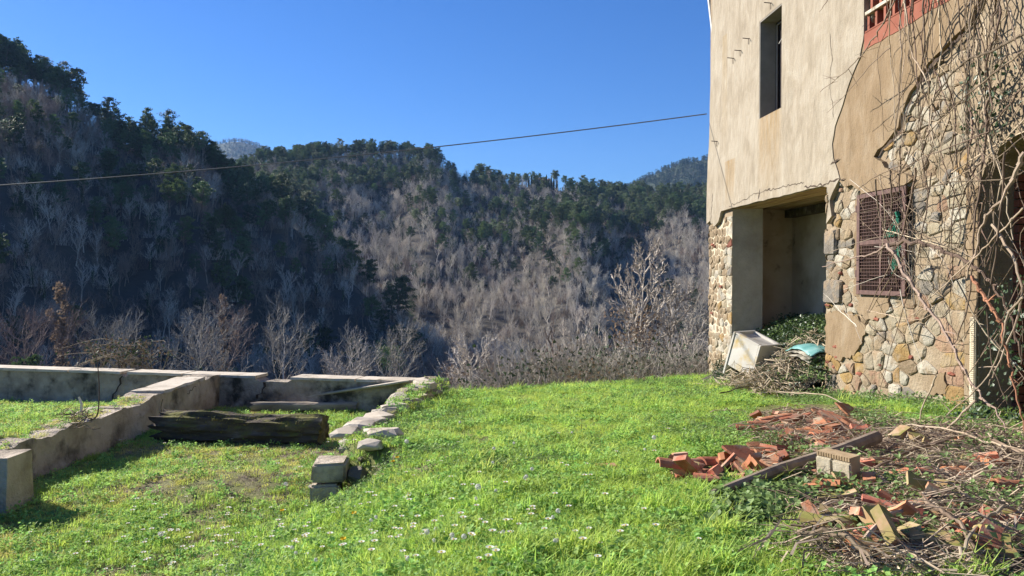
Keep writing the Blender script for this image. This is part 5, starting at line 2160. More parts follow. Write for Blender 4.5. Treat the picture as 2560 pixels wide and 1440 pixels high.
bp_ = MB()
rgb = random.Random(3)
for i in range(900):
    s = rgb.gauss(11.55, 0.62)
    o = rgb.uniform(-0.35, 1.0)
    if s < S_OPR - 0.35 or (s < S_OPR + 0.02 and o < 0.15):
        continue
    p = W(s, 0, o)
    gz = max(ground_z(p.x, p.y), E + mound_v(max(s, S_OPR), o) if o < 1.0 else -9)
    hgt = 0.30 * math.exp(-((s - 11.5) / 0.7) ** 2) * rgb.random()
    p.z = gz + 0.03 + hgt
    an = rgb.gauss(0.5, 0.8)
    L = rgb.uniform(0.15, 0.6)
    d = (WU * math.cos(an) * rgb.choice((-1, 1)) - WNn * math.sin(an) + Vector((0, 0, rgb.gauss(0, 0.28))))
    stick(bp_, p - d * L / 2, p + d * L / 2, rgb.uniform(0.004, 0.010), rgb, -0.05, 3, 3, 0.9)
tag(mk('brushwood_pile', bp_, M['dry_stem']), 'heap of dry brown brushwood and bramble stems beside the white tub', 'brushwood')

litter_src = []
for s in (1, 2, 3):
    r2 = random.Random(s)
    mb = MB()
    for i in range(14):
        p = Vector((r2.gauss(0, 0.13), r2.gauss(0, 0.10), r2.uniform(0.002, 0.03)))
        an = r2.gauss(0.0, 0.55)
        L = r2.uniform(0.06, 0.34)
        d = Vector((math.cos(an), math.sin(an), r2.gauss(0, 0.07)))
        stick(mb, p - d * L / 2, p + d * L / 2, r2.choice((0.0012, 0.0016, 0.002, 0.003, 0.0045)), r2, -0.02, 3, 3, 0.7)
    litter_src.append(source('stick_litter_a', [(mb, M['dry_stem'] if s != 2 else M['vine_stem'])]))
pts = []
lit_poly = [(1850, 1085), (1900, 1015), (2060, 1000), (2200, 1045), (2350, 1080), (2560, 1070), (2620, 1450), (2080, 1450), (2150, 1340), (1990, 1300), (2060, 1210), (1960, 1190), (1930, 1150)]
lit_dense = [(2160, 1100), (2560, 1090), (2600, 1260), (2330, 1280), (2150, 1210)]
k = 0
while k < 1350:
    px, py = rgb.uniform(1800, 2620), rgb.uniform(1040, 1470)
    if not in_poly((px, py), lit_poly):
        continue
    if not in_poly((px, py), lit_dense) and rgb.random() < 0.7:
        continue
    k += 1
    g = on_ground(px, py)
    pts.append((g.x, g.y, g.z + rgb.uniform(0, 0.03), rgb.gauss(0, 0.1), rgb.gauss(0, 0.1), rgb.gauss(-0.05, 0.5) + rgb.choice((0, 3.14)), rgb.uniform(0.7, 1.5), rgb.randrange(3)))
scatter('dead_stems', 'carpet of dry broken stems covering the ground at the lower right', litter_src, pts)

def smooth_path(pts, n):
    """Catmull-Rom through the points"""
    P = [pts[0]] + list(pts) + [pts[-1]]
    out = []
    for i in range(1, len(P) - 2):
        p0, p1, p2, p3 = P[i - 1], P[i], P[i + 1], P[i + 2]
        for k in range(n):
            t = k / n
            out.append(0.5 * ((2 * p1) + (p2 - p0) * t + (2 * p0 - 5 * p1 + 4 * p2 - p3) * t * t + (3 * p1 - p0 - 3 * p2 + p3) * t ** 3))
    out.append(P[-2])
    return out



# fallen canes one can pick out
canes = [
    ([(2560, 1160), (2460, 1145), (2330, 1110), (2190, 1108), (2050, 1112)], 0.008, 'dry_stem', 'long pale cane lying behind the dark pole'),
    ([(2560, 1170), (2440, 1128), (2330, 1160), (2220, 1200), (2140, 1245)], 0.013, 'vine_stem', 'thick brown cane bending down behind the hollow block'),
    ([(1995, 1388), (2060, 1410), (2130, 1440), (2200, 1470)], 0.012, 'vine_stem', 'brown cane lying in the grass at the bottom edge'),
    ([(2135, 1428), (2200, 1385), (2280, 1335), (2330, 1322)], 0.012, 'dry_stem', 'pale cane propped over the mossy brick'),
    ([(2300, 1290), (2340, 1340), (2395, 1390), (2450, 1445)], 0.012, 'vine_stem', 'brown cane slanting over the mossy tile to the bottom edge'),
    ([(2365, 1355), (2440, 1358), (2560, 1378)], 0.009, 'dry_stem', 'upper of two pale canes lying side by side at the lower right'),
    ([(2340, 1366), (2440, 1372), (2560, 1392)], 0.009, 'dry_stem', 'lower of two pale canes lying side by side at the lower right'),
    ([(2560, 1320), (2500, 1345), (2430, 1420), (2400, 1450)], 0.010, 'dry_stem', 'pale cane crossing the side by side canes at an angle'),
    ([(1880, 980), (1960, 1005), (2050, 1015), (2110, 1028)], 0.008, 'dry_stem', 'pale stem on the ground in front of the brushwood heap'),
    ([(1800, 1000), (1870, 992), (1930, 985)], 0.010, 'vine_stem', 'brown stick lying in front of the white tub'),
    ([(2160, 1150), (2110, 1105), (2060, 1060), (1995, 1025)], 0.007, 'vine_stem', 'thin dark stem leaning over the hollow block'),
]
for ci, (pl, r, m, lab) in enumerate(canes):
    mb = MB()
    q = [on_ground(a, b) + Vector((0, 0, 0.085 + 0.06 * math.sin(3.14 * i / max(1, len(pl) - 1)))) for i, (a, b) in enumerate(pl)]
    q = [a_ + rvec(rgb) * 0.006 for a_ in smooth_path(q, 5)]
    mb.tube(q, [r * (1 - 0.4 * i / (len(q) - 1)) for i in range(len(q))], 6)
    tag(mk('fallen_cane', mb, M[m]), lab, 'cane')

# living and dead climbers over the near end of the house
rgv = random.Random(21)


def cane_px(pl, offs, r, mat, parent, name, twigs=0, seed=0, tip=0.35):
    pts = []
    for (a, b), o in zip(pl, offs if hasattr(offs, '__len__') else [offs] * len(pl)):
        s, v = wpix(a, b, o)
        p = W(s, v, o)
        pts.append(p)
    sp = smooth_path(pts, 5)
    r2 = random.Random(seed)
    sp = [q + rvec(r2) * r * 0.5 for q in sp]
    n = len(sp)
    mb = MB()
    mb.tube(sp, [max(0.0025, r * (1 - (1 - tip) * i / (n - 1))) for i in range(n)], 6)
    for i in range(twigs):
        k = r2.randrange(2, n - 1)
        d = (sp[k] - sp[k - 1]).normalized()
        d2 = (d * 0.6 + rvec(r2) * 0.55).normalized()
        L = r2.uniform(0.05, 0.3)
        mb.tube([sp[k], sp[k] + d2 * L * 0.5, sp[k] + d2 * L + Vector((0, 0, -0.05 * L))], [r * 0.5, r * 0.35, 0.0015], 4, cap=False)
    for i in range(2, n - 1, 2):        # nodes along the stem
        if r > 0.006 and r2.random() < 0.5:
            mb.tube([sp[i] - (sp[i + 1] - sp[i]).normalized() * r, sp[i] + (sp[i + 1] - sp[i]).normalized() * r], r * 1.35 * (1 - (1 - tip) * i / (n - 1)), 5, cap=True)
    return mk(name, mb, M[mat], parent)


vine = thing('climbing_vine', W(S_COR, -1.4, 0.3), 'leafless tangle of vine stems hanging down over the stone wall and its grate', 'vine')
for i in range(60):
    if i < 42:
        x = 2180 + 330 * rgv.random() ** 0.75
        yt = rgv.uniform(-140, 20)
        yb = yt + rgv.uniform(260, 620)
    elif i < 62:
        x = rgv.gauss(2395, 85)
        yt = rgv.uniform(120, 480)
        yb = yt + rgv.uniform(220, 520)
    else:
        x = rgv.uniform(2400, 2570)
        yt = rgv.uniform(-100, 300)
        yb = yt + rgv.uniform(300, 700)
    pl, offs = [], []
    n_ = 6
    lean = rgv.gauss(0, 45)
    o = rgv.uniform(0.12, 0.55)
    xx = x
    for k in range(n_ + 1):
        t = k / n_
        pl.append((xx + lean * t + rgv.gauss(0, 9), yt + (yb - yt) * t))
        offs.append(min(0.9, max(0.10, o + rgv.gauss(0, 0.06))))
    cane_px(pl, offs, rgv.choice((0.004, 0.005, 0.006, 0.008, 0.010)), rgv.choice(('vine_stem', 'vine_stem', 'dry_stem')), vine, 'stem', rgv.randrange(0, 5), 1000 + i)
# fine tangle on the grate
for i in range(44):
    x, y_ = rgv.gauss(2250, 60), rgv.gauss(620, 110)
    an = rgv.gauss(1.35, 0.55) * rgv.choice((-1, 1))
    L = rgv.uniform(60, 230)
    pl = [(x - math.cos(an) * L / 2, y_ - math.sin(an) * L / 2), (x + rgv.gauss(0, 8), y_ + rgv.gauss(0, 8)), (x + math.cos(an) * L / 2, y_ + math.sin(an) * L / 2)]
    cane_px(pl, [rgv.uniform(0.12, 0.4)] * 3, rgv.choice((0.003, 0.004, 0.006)), rgv.choice(('vine_stem', 'dry_stem', 'bark_grey')), vine, 'stem', rgv.randrange(0, 3), 2000 + i)
briar = thing('briar', W(S_COR - 0.5, -1.3, 0.4), 'long arching brown canes reaching out from the right across the stone wall', 'briar')
hero = [
    ([(2237, 0), (2202, 70), (2172, 112), (2137, 157), (2097, 192), (2050, 230)], 0.55, 0.010, 'bark_brown', 7),
    ([(2225, 120), (2187, 153), (2117, 233), (2067, 282)], 0.5, 0.006, 'bark_brown', 2),
    ([(2600, 70), (2560, 85), (2473, 131), (2426, 146), (2385, 181), (2341, 242), (2312, 290), (2262, 410), (2240, 440)], 0.6, 0.013, 'vine_stem', 3),
    ([(2600, 95), (2560, 125), (2481, 187), (2394, 259), (2298, 364), (2250, 430)], 0.65, 0.010, 'vine_stem', 3),
    ([(2600, 170), (2560, 215), (2480, 310), (2455, 336), (2330, 385), (2240, 430), (2200, 446)], 0.6, 0.009, 'vine_stem', 3),
    ([(2225, 610), (2185, 632), (2142, 643), (2055, 667)], 0.4, 0.013, 'bark_brown', 2),
    ([(2256, 412), (2208, 432), (2163, 458), (2138, 485), (2150, 502)], 0.5, 0.007, 'vine_stem', 2),
    ([(2560, 430), (2500, 450), (2380, 455), (2290, 480), (2200, 520), (2142, 532)], 0.5, 0.007, 'vine_stem', 3),
    ([(2215, 612), (2280, 606), (2340, 619), (2393, 643), (2440, 672), (2477, 703), (2498, 740), (2530, 800), (2556, 900)], 0.6, 0.020, 'vine_stem', 3),
    ([(2221, 606), (2261, 680), (2300, 738), (2326, 778), (2371, 847), (2406, 920), (2440, 971), (2482, 1023), (2540, 1110)], 0.8, 0.018, 'bark_brown', 4),
    ([(2430, 690), (2456, 735), (2498, 797), (2514, 868), (2532, 944), (2553, 1037), (2570, 1120)], 0.8, 0.016, 'red_stem', 3),
    ([(2560, 740), (2519, 791), (2508, 860), (2456, 957), (2377, 1030), (2310, 1105)], 0.9, 0.010, 'dry_stem', 3),
    ([(2560, 520), (2480, 600), (2420, 660), (2330, 740), (2280, 790)], 0.7, 0.009, 'dry_stem', 3),
    ([(2470, 250), (2460, 400), (2440, 560), (2420, 760), (2390, 860)], 0.45, 0.014, 'vine_stem', 4),
    ([(2560, 380), (2520, 470), (2470, 540), (2440, 620), (2415, 700)], 0.7, 0.018, 'dry_stem', 2),
    ([(2440, 100), (2450, 200), (2470, 330), (2510, 470), (2530, 600)], 0.4, 0.014, 'dry_stem', 3),
    ([(2340, 940), (2310, 1010), (2285, 1100), (2262, 1160)], 1.0, 0.010, 'dry_stem', 1),
    ([(2260, 640), (2180, 770), (2168, 775)], 0.4, 0.008, 'vine_stem', 1),
    ([(2168, 775), (2210, 785), (2290, 800), (2340, 780)], 0.4, 0.005, 'dry_stem', 1),
    ([(2330, 430), (2310, 560), (2280, 700), (2230, 860), (2200, 980)], 0.5, 0.007, 'vine_stem', 3),
    ([(2290, 420), (2262, 560), (2225, 660), (2170, 780)], 0.45, 0.012, 'vine_stem', 2),
    ([(2190, 450), (2195, 520), (2210, 570), (2230, 640)], 0.35, 0.011, 'vine_stem', 2),
    ([(2225, 420), (2230, 500), (2225, 570)], 0.4, 0.012, 'vine_stem', 1),
    ([(2440, 1000), (2380, 1060), (2330, 1110), (2290, 1160)], 1.2, 0.009, 'dry_stem', 2),
    ([(2480, 560), (2540, 660), (2550, 760), (2500, 900), (2470, 960)], 0.6, 0.013, 'dry_stem', 3),
    ([(2510, 380), (2500, 560), (2470, 760), (2480, 900), (2520, 1010)], 0.7, 0.010, 'vine_stem', 3),
    ([(2070, 0), (2060, 14), (2048, 30)], 0.5, 0.006, 'bark_brown', 0),
]
for i, (pl, o, r, m, tw) in enumerate(hero):
    cane_px(pl, o, r, m, briar, 'cane', tw, 3000 + i)
for i in range(20):
    x, y_ = rgv.uniform(2440, 2590), rgv.uniform(200, 1000)
    an = rgv.gauss(1.4, 0.5) * rgv.choice((-1, 1))
    L = rgv.uniform(150, 420)
    pl = [(x - math.cos(an) * L / 2, y_ - math.sin(an) * L / 2), (x + rgv.gauss(0, 20), y_ + rgv.gauss(0, 20)), (x + math.cos(an) * L / 2, y_ + math.sin(an) * L / 2)]
    cane_px(pl, [rgv.uniform(0.1, 0.7)] * 3, rgv.choice((0.004, 0.005, 0.008)), rgv.choice(('vine_stem', 'dry_stem')), briar, 'cane', rgv.randrange(0, 4), 4000 + i)


def ivy_clump(name, label, cx, cy, rx, ry, o0, o1, n, seed, size=0.045, mat='ivy'):
    r2 = random.Random(seed)
    mb = MB()
    for i in range(n):
        a, q = r2.uniform(0, 6.28), math.sqrt(r2.random())
        s, v = wpix(cx + math.cos(a) * q * rx, cy + math.sin(a) * q * ry, 0.1)
        p = W(s, v, r2.uniform(o0, o1))
        nrm = (-WNn + rvec(r2) * 0.5 + Vector((0, 0, 0.3))).normalized()
        t = nrm.orthogonal().normalized()
        t = Matrix.Rotation(r2.uniform(0, 6.28), 3, nrm) @ t
        b = nrm.cross(t)
        L = size * r2.uniform(0.6, 1.3)
        mb.add([p - t * L * 0.5, p - b * L * 0.42 - t * 0.1 * L, p + t * L * 0.6 - nrm * L * 0.15, p + b * L * 0.42 - t * 0.1 * L], [(0, 1, 2), (0, 2, 3)])
    return tag(mk(name, mb, M[mat]), label, 'ivy')


ivy_clump('ivy', 'dark ivy clump on the wall high above the near doorway', 2500, 250, 55, 120, 0.08, 0.35, 260, 1)
ivy_clump('ivy', 'dark ivy filling the near doorway at the right edge', 2545, 850, 40, 170, -0.2, 0.35, 300, 2)
ivy_clump('ivy', 'low ivy spreading over the ground at the foot of the doorway', 2490, 1065, 90, 50, 0.0, 0.5, 460, 3)

# ------------------------------------------------------------------ trees near the terrace
NEAR = dict(max=4, seg=[6, 5, 4, 2, 1], wob=[0.05, 0.09, 0.14, 0.18, 0.2], up=[0.1, 0.6, 0.5, 0.3, 0.2], sides=[7, 5, 3, 2, 2], kids=[13, 9, 7, 5, 0], t0=[0.28, 0.2, 0.2, 0.15, 0],
            ang=[42, 38, 36, 36, 0], lr=[0.55, 0.5, 0.5, 0.5, 0], rr=[0.45, 0.5, 0.55, 0.6, 0], rmin=[0.05, 0.028, 0.020, 0.015, 0.012])
TALL = dict(NEAR, t0=[0.5, 0.2, 0.2, 0.15, 0], lr=[0.5, 0.5, 0.5, 0.5, 0], ang=[48, 40, 38, 36, 0])
BUSHY = dict(NEAR, kids=[14, 9, 7, 4, 0], t0=[0.05, 0.15, 0.15, 0.15, 0], ang=[52, 40, 36, 36, 0], lr=[0.72, 0.5, 0.5, 0.5, 0], up=[0.1, 0.7, 0.3, 0.1, 0.0])
CANDEL = dict(NEAR, kids=[20, 9, 7, 5, 0], t0=[0.2, 0.22, 0.2, 0.2, 0], ang=[52, 42, 36, 32, 0], lr=[0.6, 0.46, 0.5, 0.5, 0], rr=[0.32, 0.5, 0.6, 0.6, 0], up=[0.05, 0.75, 0.45, 0.3, 0.2], wob=[0.02, 0.06, 0.10, 0.12, 0.15], tap=0.72)
SAPLING = dict(NEAR, max=3, seg=[6, 5, 3, 1], kids=[12, 6, 5, 0], t0=[0.15, 0.15, 0.15, 0], ang=[24, 26, 28, 0], lr=[0.6, 0.5, 0.5, 0], sides=[5, 3, 2, 2], rmin=[0.02, 0.016, 0.013, 0.010])


bkm = MB()
bx_, by_ = np.arange(-7.0, 12.1, 0.5), np.arange(0.0, 30.1, 0.6)


def bank_z(x, y):
    j = y - edge_y(max(x, -1.2)) - 1.2
    return E - 3.1 - 0.115 * j - 3.0 * smooth(-1.0, -6.5, x) - 0.02 * max(0, j - 12) ** 2 + 0.25 * noise.noise(Vector((x, y, 0)))


for j in by_:
    for i in bx_:
        yy = edge_y(max(float(i), -1.2)) + 1.2 + float(j)
        bkm.v.append((float(i), yy, bank_z(float(i), yy)))
nbx = len(bx_)
for j in range(len(by_) - 1):
    for i in range(nbx - 1):
        bkm.f.append((j * nbx + i, j * nbx + i + 1, (j + 1) * nbx + i + 1, (j + 1) * nbx + i))
tag(mk('bank', bkm, M['forest_floor'], None, True), 'steep earth bank dropping away below the lawn', kind='structure')


def near_tree(px, top_y, Y, P, seed, matn, label, name='bare_tree', group=None, ivy=None, rfac=0.012, lean=0.04, cat='tree'):
    X = (px - 1280) / F * Y
    zb = hill_z(X, Y) if Y > 45 else bank_z(X, Y)
    zt = at_y(px, top_y, Y).z
    H = zt - zb
    rg2 = random.Random(seed)
    t, c = MB(), MB()
    if Y < 45 and P is not CANDEL:
        P = dict(P, rmin=[0.05, 0.036, 0.028, 0.021, 0.016])
        rfac *= 1.6
    if Y > 60:
        P = dict(P, rmin=[q * 1.7 for q in P['rmin']])
    grow(t, c, rg2, Vector((0, 0, -0.4)), Vector((rg2.gauss(0, lean), rg2.gauss(0, lean), 1)), H * 0.9, H * rfac, 0, P)
    zmax = max(v[2] for v in c.v)
    k = H / zmax
    t.v = [(v[0] * k + X, v[1] * k + Y, v[2] * k + zb) for v in t.v]
    c.v = [(v[0] * k + X, v[1] * k + Y, v[2] * k + zb) for v in c.v]
    o = thing(name, (X, Y, zb), label, cat, group)
    mk('trunk', t, M[matn], o)
    mk('crown', c, M[matn], o)
    if ivy:
        iv = MB()
        h0, h1, rad, n, mat, sz = ivy
        for i in range(n):
            z = zb + H * (h0 + (h1 - h0) * i / n)
            leaf_tris(iv, rg2, Vector((X + rg2.gauss(0, rad * 0.5), Y + rg2.gauss(0, rad * 0.5), z)), rad * rg2.uniform(0.5, 1.0), 40, sz, 1.1)
        mk('ivy' if mat != 'dead_leaf' else 'dead_leaves', iv, M[mat], o)
    return o


near_tree(490, 738, 84, TALL, 501, 'bark_grey', 'pale bare tree with an ivy-green trunk behind the middle of the parapet', ivy=(0.15, 0.62, 0.45, 26, 'evergreen', 0.25))
near_tree(712, 726, 96, TALL, 502, 'bark_grey', 'tall pale bare tree standing up from the dark valley right of centre-left')
near_tree(252, 745, 92, TALL, 503, 'bark_near', 'bare tree with a pale trunk rising behind the bramble on the parapet')
near_tree(552, 830, 68, BUSHY, 504, 'bark_near', 'bushy bare tree with many stems just behind the low wall corner')
near_tree(765, 800, 76, TALL, 505, 'bark_near', 'leaning thin bare tree behind the broken notch of the parapet', lean=0.16)
near_tree(872, 810, 66, TALL, 506, 'bark_grey', 'bare tree with an ivy foot behind the right part of the parapet', ivy=(0.1, 0.6, 0.35, 18, 'evergreen', 0.2))
near_tree(990, 792, 100, TALL, 507, 'bark_near', 'small pale tree deep in the shadow above the right end of the parapet')
near_tree(338, 760, 104, TALL, 508, 'bark_near', 'bare tree between the bramble and the ivy-green trunk')
near_tree(628, 862, 70, BUSHY, 509, 'bark_near', 'low bare bush-like tree below the tall pale tree')
near_tree(75, 755, 98, TALL, 510, 'bark_brown', 'dim brown bare tree at the left edge above the parapet')
near_tree(152, 700, 110, TALL, 511, 'bark_brown', 'tall trunk sheathed in brown dead creeper at the left', name='creeper_tree', ivy=(0.35, 0.98, 0.75, 30, 'dead_leaf', 0.4))
near_tree(557, 730, 108, TALL, 512, 'bark_brown', 'broken trunk sheathed in brown creeper beside the ivy-green tree', name='creeper_tree', ivy=(0.45, 0.99, 0.5, 20, 'dead_leaf', 0.35))
near_tree(430, 820, 78, BUSHY, 513, 'bark_near', 'slender bare tree left of the ivy-green trunk')
near_tree(1192, 822, 33, BUSHY, 514, 'bark_light', 'spreading pale bush-like tree beyond the right end of the parapet', rfac=0.010)
for i, (px, ty, Y, lab) in enumerate(((1330, 835, 27, 'leftmost sapling of the thin clump beyond the lawn edge'), (1385, 812, 28, 'tallest reddish sapling in the thin clump beyond the lawn edge'),
                                      (1430, 808, 27, 'pale straight sapling in the middle of the thin clump'), (1476, 822, 29, 'rightmost sapling of the thin clump next to the big bare tree'))):
    near_tree(px, ty, Y, SAPLING, 520 + i, ('bark_light', 'bark_brown', 'bark_light', 'bark_grey')[i], lab, name='sapling', group='saplings beyond the lawn edge', rfac=0.008, lean=0.02)
near_tree(1590, 585, 24, CANDEL, 531, 'bark_light', 'big bare tree with upswept branches and brown creeper at its foot beyond the lawn', rfac=0.013, lean=0.01, ivy=(0.12, 0.55, 0.75, 24, 'dead_leaf', 0.10))
near_tree(1672, 690, 25, CANDEL, 532, 'bark_grey', 'smaller bare tree leaning right beside the big upswept tree', rfac=0.006, lean=0.14)
near_tree(1735, 700, 40, BUSHY, 533, 'bark_grey', 'grey bushy tree close to the far corner of the house', rfac=0.008)

# scrub below the lawn edge
scrub_src = []
for s in (81, 82, 83):
    r2 = random.Random(s)
    mb, lf = MB(), MB()
    for i in range(60):
        p = Vector((r2.gauss(0, 0.4), r2.gauss(0, 0.4), -0.1))
        d = Vector((r2.gauss(0, 0.45), r2.gauss(0, 0.45), 1)).normalized()
        L = r2.uniform(0.5, 1.5)
        q1, q2 = p + d * L * 0.5, p + d * L + rvec(r2) * 0.12
        mb.tube([p, q1, q2], [0.008, 0.006, 0.002], 3, cap=False)
        for k in range(5):
            q = q1.lerp(q2, r2.random())
            d2 = (d + rvec(r2) * 0.6).normalized()
            a = d2.orthogonal().normalized() * 0.004
            mb.add([q - a, q + a, q + d2 * L * 0.35], [(0, 1, 2)])
        if s != 82:
            leaf_tris(lf, r2, q2 - Vector((0, 0, 0.2)), 0.28, 4, 0.06)
    scrub_src.append(source('scrub_a', [(mb, M['bark_near'] if s != 83 else M['bark_grey']), (lf, M['dead_leaf'] if s == 81 else M['evergreen'])]))
pts = []
r2 = random.Random(7)
while len(pts) < 900:
    px = r2.uniform(1080, 1900)
    Y = 12.5 + 26 * r2.random() ** 1.4
    X = (px - 1280) / F * Y
    if Y < edge_y(X) + 0.5:
        continue
    lo = smooth(1120, 1500, px)
    if r2.random() > 0.25 + 0.75 * lo:
        continue
    z = max(hill_z(X, Y), ground_z(X, Y) if Y < 24 else -99, bank_z(X, Y) if X > -6 else -99)
    pts.append((X, Y, z, 0, 0, r2.uniform(0, 6.28), r2.uniform(0.6, 1.1) * (0.5 + 0.5 * lo), r2.choice((0, 1, 1, 2))))
for i in range(500):
    X, Y = r2.uniform(-13, -1.5), 0
    Y = ypar(X) + r2.uniform(1.5, 9)
    pts.append((X, Y, ground_z(X, Y), 0, 0, r2.uniform(0, 6.28), r2.uniform(0.5, 1.0), r2.choice((0, 1, 2))))
# a raised bank of scrub just under the lawn edge, right half
while len(pts) < 1850:
    px = r2.uniform(1210, 1800)
    Y = r2.uniform(15.5, 24)
    X = (px - 1280) / F * Y
    if Y < edge_y(X) + 0.7:
        continue
    z = bank_z(X, Y) if Y > edge_y(X) + 1.3 else ground_z(X, Y)
    pts.append((X, Y, z - 0.15, 0, 0, r2.uniform(0, 6.28), r2.choice((0.5, 0.7, 0.9, 1.3)) * r2.uniform(0.8, 1.15), r2.choice((0, 1, 2, 2, 2))))
scatter('scrub', 'tangled brown scrub on the steep bank below the lawn edge', scrub_src, pts)
# bramble leaning over the parapet
br = thing('bramble_bush', (-6.2, ypar(-6.2) + 0.5, E - 2.2), 'bramble bush with reddish and green leaves arching over the parapet', 'bramble')
r2 = random.Random(15)
cn, lv, lg = MB(), MB(), MB()
for i in range(34):
    a = at_y(r2.uniform(225, 405), 935, 13.2)
    top = at_y(min(430, max(200, r2.gauss(315, 58))), r2.uniform(842, 905), 13.2 + r2.uniform(-0.4, 0.5))
    e = top + Vector((r2.uniform(-0.6, 0.6), r2.uniform(-0.3, 0.3), r2.uniform(-0.3, 0.02)))
    sp = smooth_path([a, a.lerp(top, 0.6) + Vector((0, 0, 0.05)), top, e], 4)
    cn.tube(sp, [0.009 * (1 - 0.7 * k / (len(sp) - 1)) for k in range(len(sp))], 4, cap=False)
    for k in range(30):
        q = sp[r2.randrange(3, len(sp))] + rvec(r2) * 0.06
        if q.z < TZ + 0.02:
            continue
        (lv if r2.random() < 0.6 else lg).add(*(lambda p, t, b: ([p - t, p + b, p + t * 1.2, p - b], [(0, 1, 2), (0, 2, 3)]))(q, rvec(r2).normalized() * r2.uniform(0.014, 0.032), rvec(r2).normalized() * 0.018))
mk('stem', cn, M['dry_stem'], br)
tag(mk('leaves', lv, M['dead_leaf'], br), kind='stuff')
tag(mk('leaves', lg, M['evergreen'], br), kind='stuff')
# thin shoot on the low wall
mb = MB()
q = smooth_path([at_y(222, 1052, 8.2), at_y(243, 1038, 8.2), at_y(248, 985, 8.2), at_y(245, 920, 8.25), at_y(236, 880, 8.3), at_y(220, 845, 8.3)], 4)
mb.tube(q, [0.009 * (1 - 0.7 * i / (len(q) - 1)) for i in range(len(q))], 5)
tag(mk('bare_shoot', mb, M['vine_stem']), 'single thin bare shoot curving up from the top of the low wall', 'shoot')
mb = MB()
mb.tube([at_y(203, 1030, 8.3), at_y(204, 1010, 8.3), at_y(197, 992, 8.3)], [0.014, 0.013, 0.011], 6)
tag(mk('stump_twig', mb, M['bark_light']), 'short pale broken twig sticking up from the low wall', 'twig')
mb = MB()
for i in range(80):
    p = at_y(r2.gauss(195, 26), r2.gauss(1052, 12), r2.uniform(7.6, 8.6))
    p.z = E - 1.5 + r2.uniform(0, 0.07)
    d = Vector((r2.gauss(0, 1), r2.gauss(0, 1), r2.gauss(0.1, 0.4))).normalized() * r2.uniform(0.03, 0.11)
    stick(mb, p - d, p + d, r2.uniform(0.003, 0.006), r2, 0, 3, 2, 0.6)
tag(mk('twig_heap', mb, M['vine_stem']), 'small heap of dead twigs on the low wall', 'twigs')

# cypresses and villa on the far ridge
cyp = None
for i, px in enumerate((1322, 1329, 1336, 1344, 1352, 1360, 1366, 1372, 1378, 1384, 1392, 1433)):
    r2 = random.Random(700 + i)
    Y = 522 + r2.uniform(-5, 5)
    X = (px - 1280) / F * Y
    z = hill_z(X, Y) - 3.0
    H = r2.uniform(9, 13)
    if cyp is None:
        c, t = MB(), MB()
        t.tube([Vector((0, 0, -3)), Vector((0, 0, 9))], [0.25, 0.05], 5)
        for k in range(900):
            zz = r2.random() ** 0.8
            rr = 1.25 * (1 - zz) ** 0.6 * min(1, zz * 8 + 0.3) * math.sqrt(r2.random())
            a = r2.uniform(0, 6.28)
            p = Vector((math.cos(a) * rr, math.sin(a) * rr, zz * 11.6))
            b = Vector((math.cos(a + 1.57), math.sin(a + 1.57), 0)) * 0.22
            c.add([p - b, p + b, p + Vector((math.cos(a) * 0.12, math.sin(a) * 0.12, 0.75))], [(0, 1, 2)])
        cyp = thing('cypress_tree', (0, 0, 0), 'x', 'cypress', 'cypresses by the ridge villa')
        mk('trunk', t, M['bark_pine'], cyp)
        mk('crown', c, M['cypress'], cyp)
        o = cyp
        o.location, o.scale = (X, Y, z), (1, 1, H / 12)
    else:
        o = dup(cyp, (X, Y, z), r2.uniform(0, 6), (1, 1, H / 12))
    o['label'] = 'dark cypress in the row beside the ridge villa' if i < 11 else 'lone thin cypress on the far ridge right of the villa'
vx, vy = (1352 - 1280) / F * 533, 533.0
vz = hill_z(vx, vy) - 1.5
villa = thing('villa', (vx, vy, vz), 'small villa with a low tiled roof among cypresses on the far ridge', 'villa')
b = MB()
b.box((vx, vy, vz + 3.0), (11, 8, 8))
mk('wall', b, M['villa_wall'], villa)
b = MB()
b.add([(vx - 6.2, vy - 4.8, vz + 7.0), (vx + 6.2, vy - 4.8, vz + 7.0), (vx + 6.2, vy + 4.8, vz + 7.0), (vx - 6.2, vy + 4.8, vz + 7.0), (vx - 2.5, vy, vz + 9.2), (vx + 2.5, vy, vz + 9.2)],
      [(0, 1, 5, 4), (1, 2, 5), (2, 3, 4, 5), (3, 0, 4), (3, 2, 1, 0)])
mk('roof', b, M['roof_tile'], villa)
for dx in (-3, 0, 3):
    b = MB()
    b.box((vx + dx, vy - 4.02, vz + 5.2), (1.0, 0.08, 1.6))
    mk('window', b, M['black'], villa)

# ------------------------------------------------------------------ grass, weeds and flowers
def blade(mb, rg2, p, h, w, lean, az):
    d = Vector((math.cos(az), math.sin(az), 0))
    s = Vector((-d.y, d.x, 0)) * w
    q1 = p + d * lean * 0.3 * h + Vector((0, 0, h * 0.55))
    q2 = p + d * lean * h + Vector((0, 0, h * (1 - 0.25 * lean)))
    mb.add([p - s, p + s, q1 - s * 0.75, q1 + s * 0.75, q2], [(0, 1, 3, 2), (2, 3, 4)])


def tuft(seed, n, rad, h0, h1, w, lean):
    r2 = random.Random(seed)
    mb = MB()
    for i in range(n):
        a, q = r2.uniform(0, 6.28), rad * math.sqrt(r2.random())
        blade(mb, r2, Vector((math.cos(a) * q, math.sin(a) * q, -0.008)), r2.uniform(h0, h1), w * r2.uniform(0.7, 1.2), r2.uniform(0.1, lean), r2.uniform(0, 6.28))
    return mb


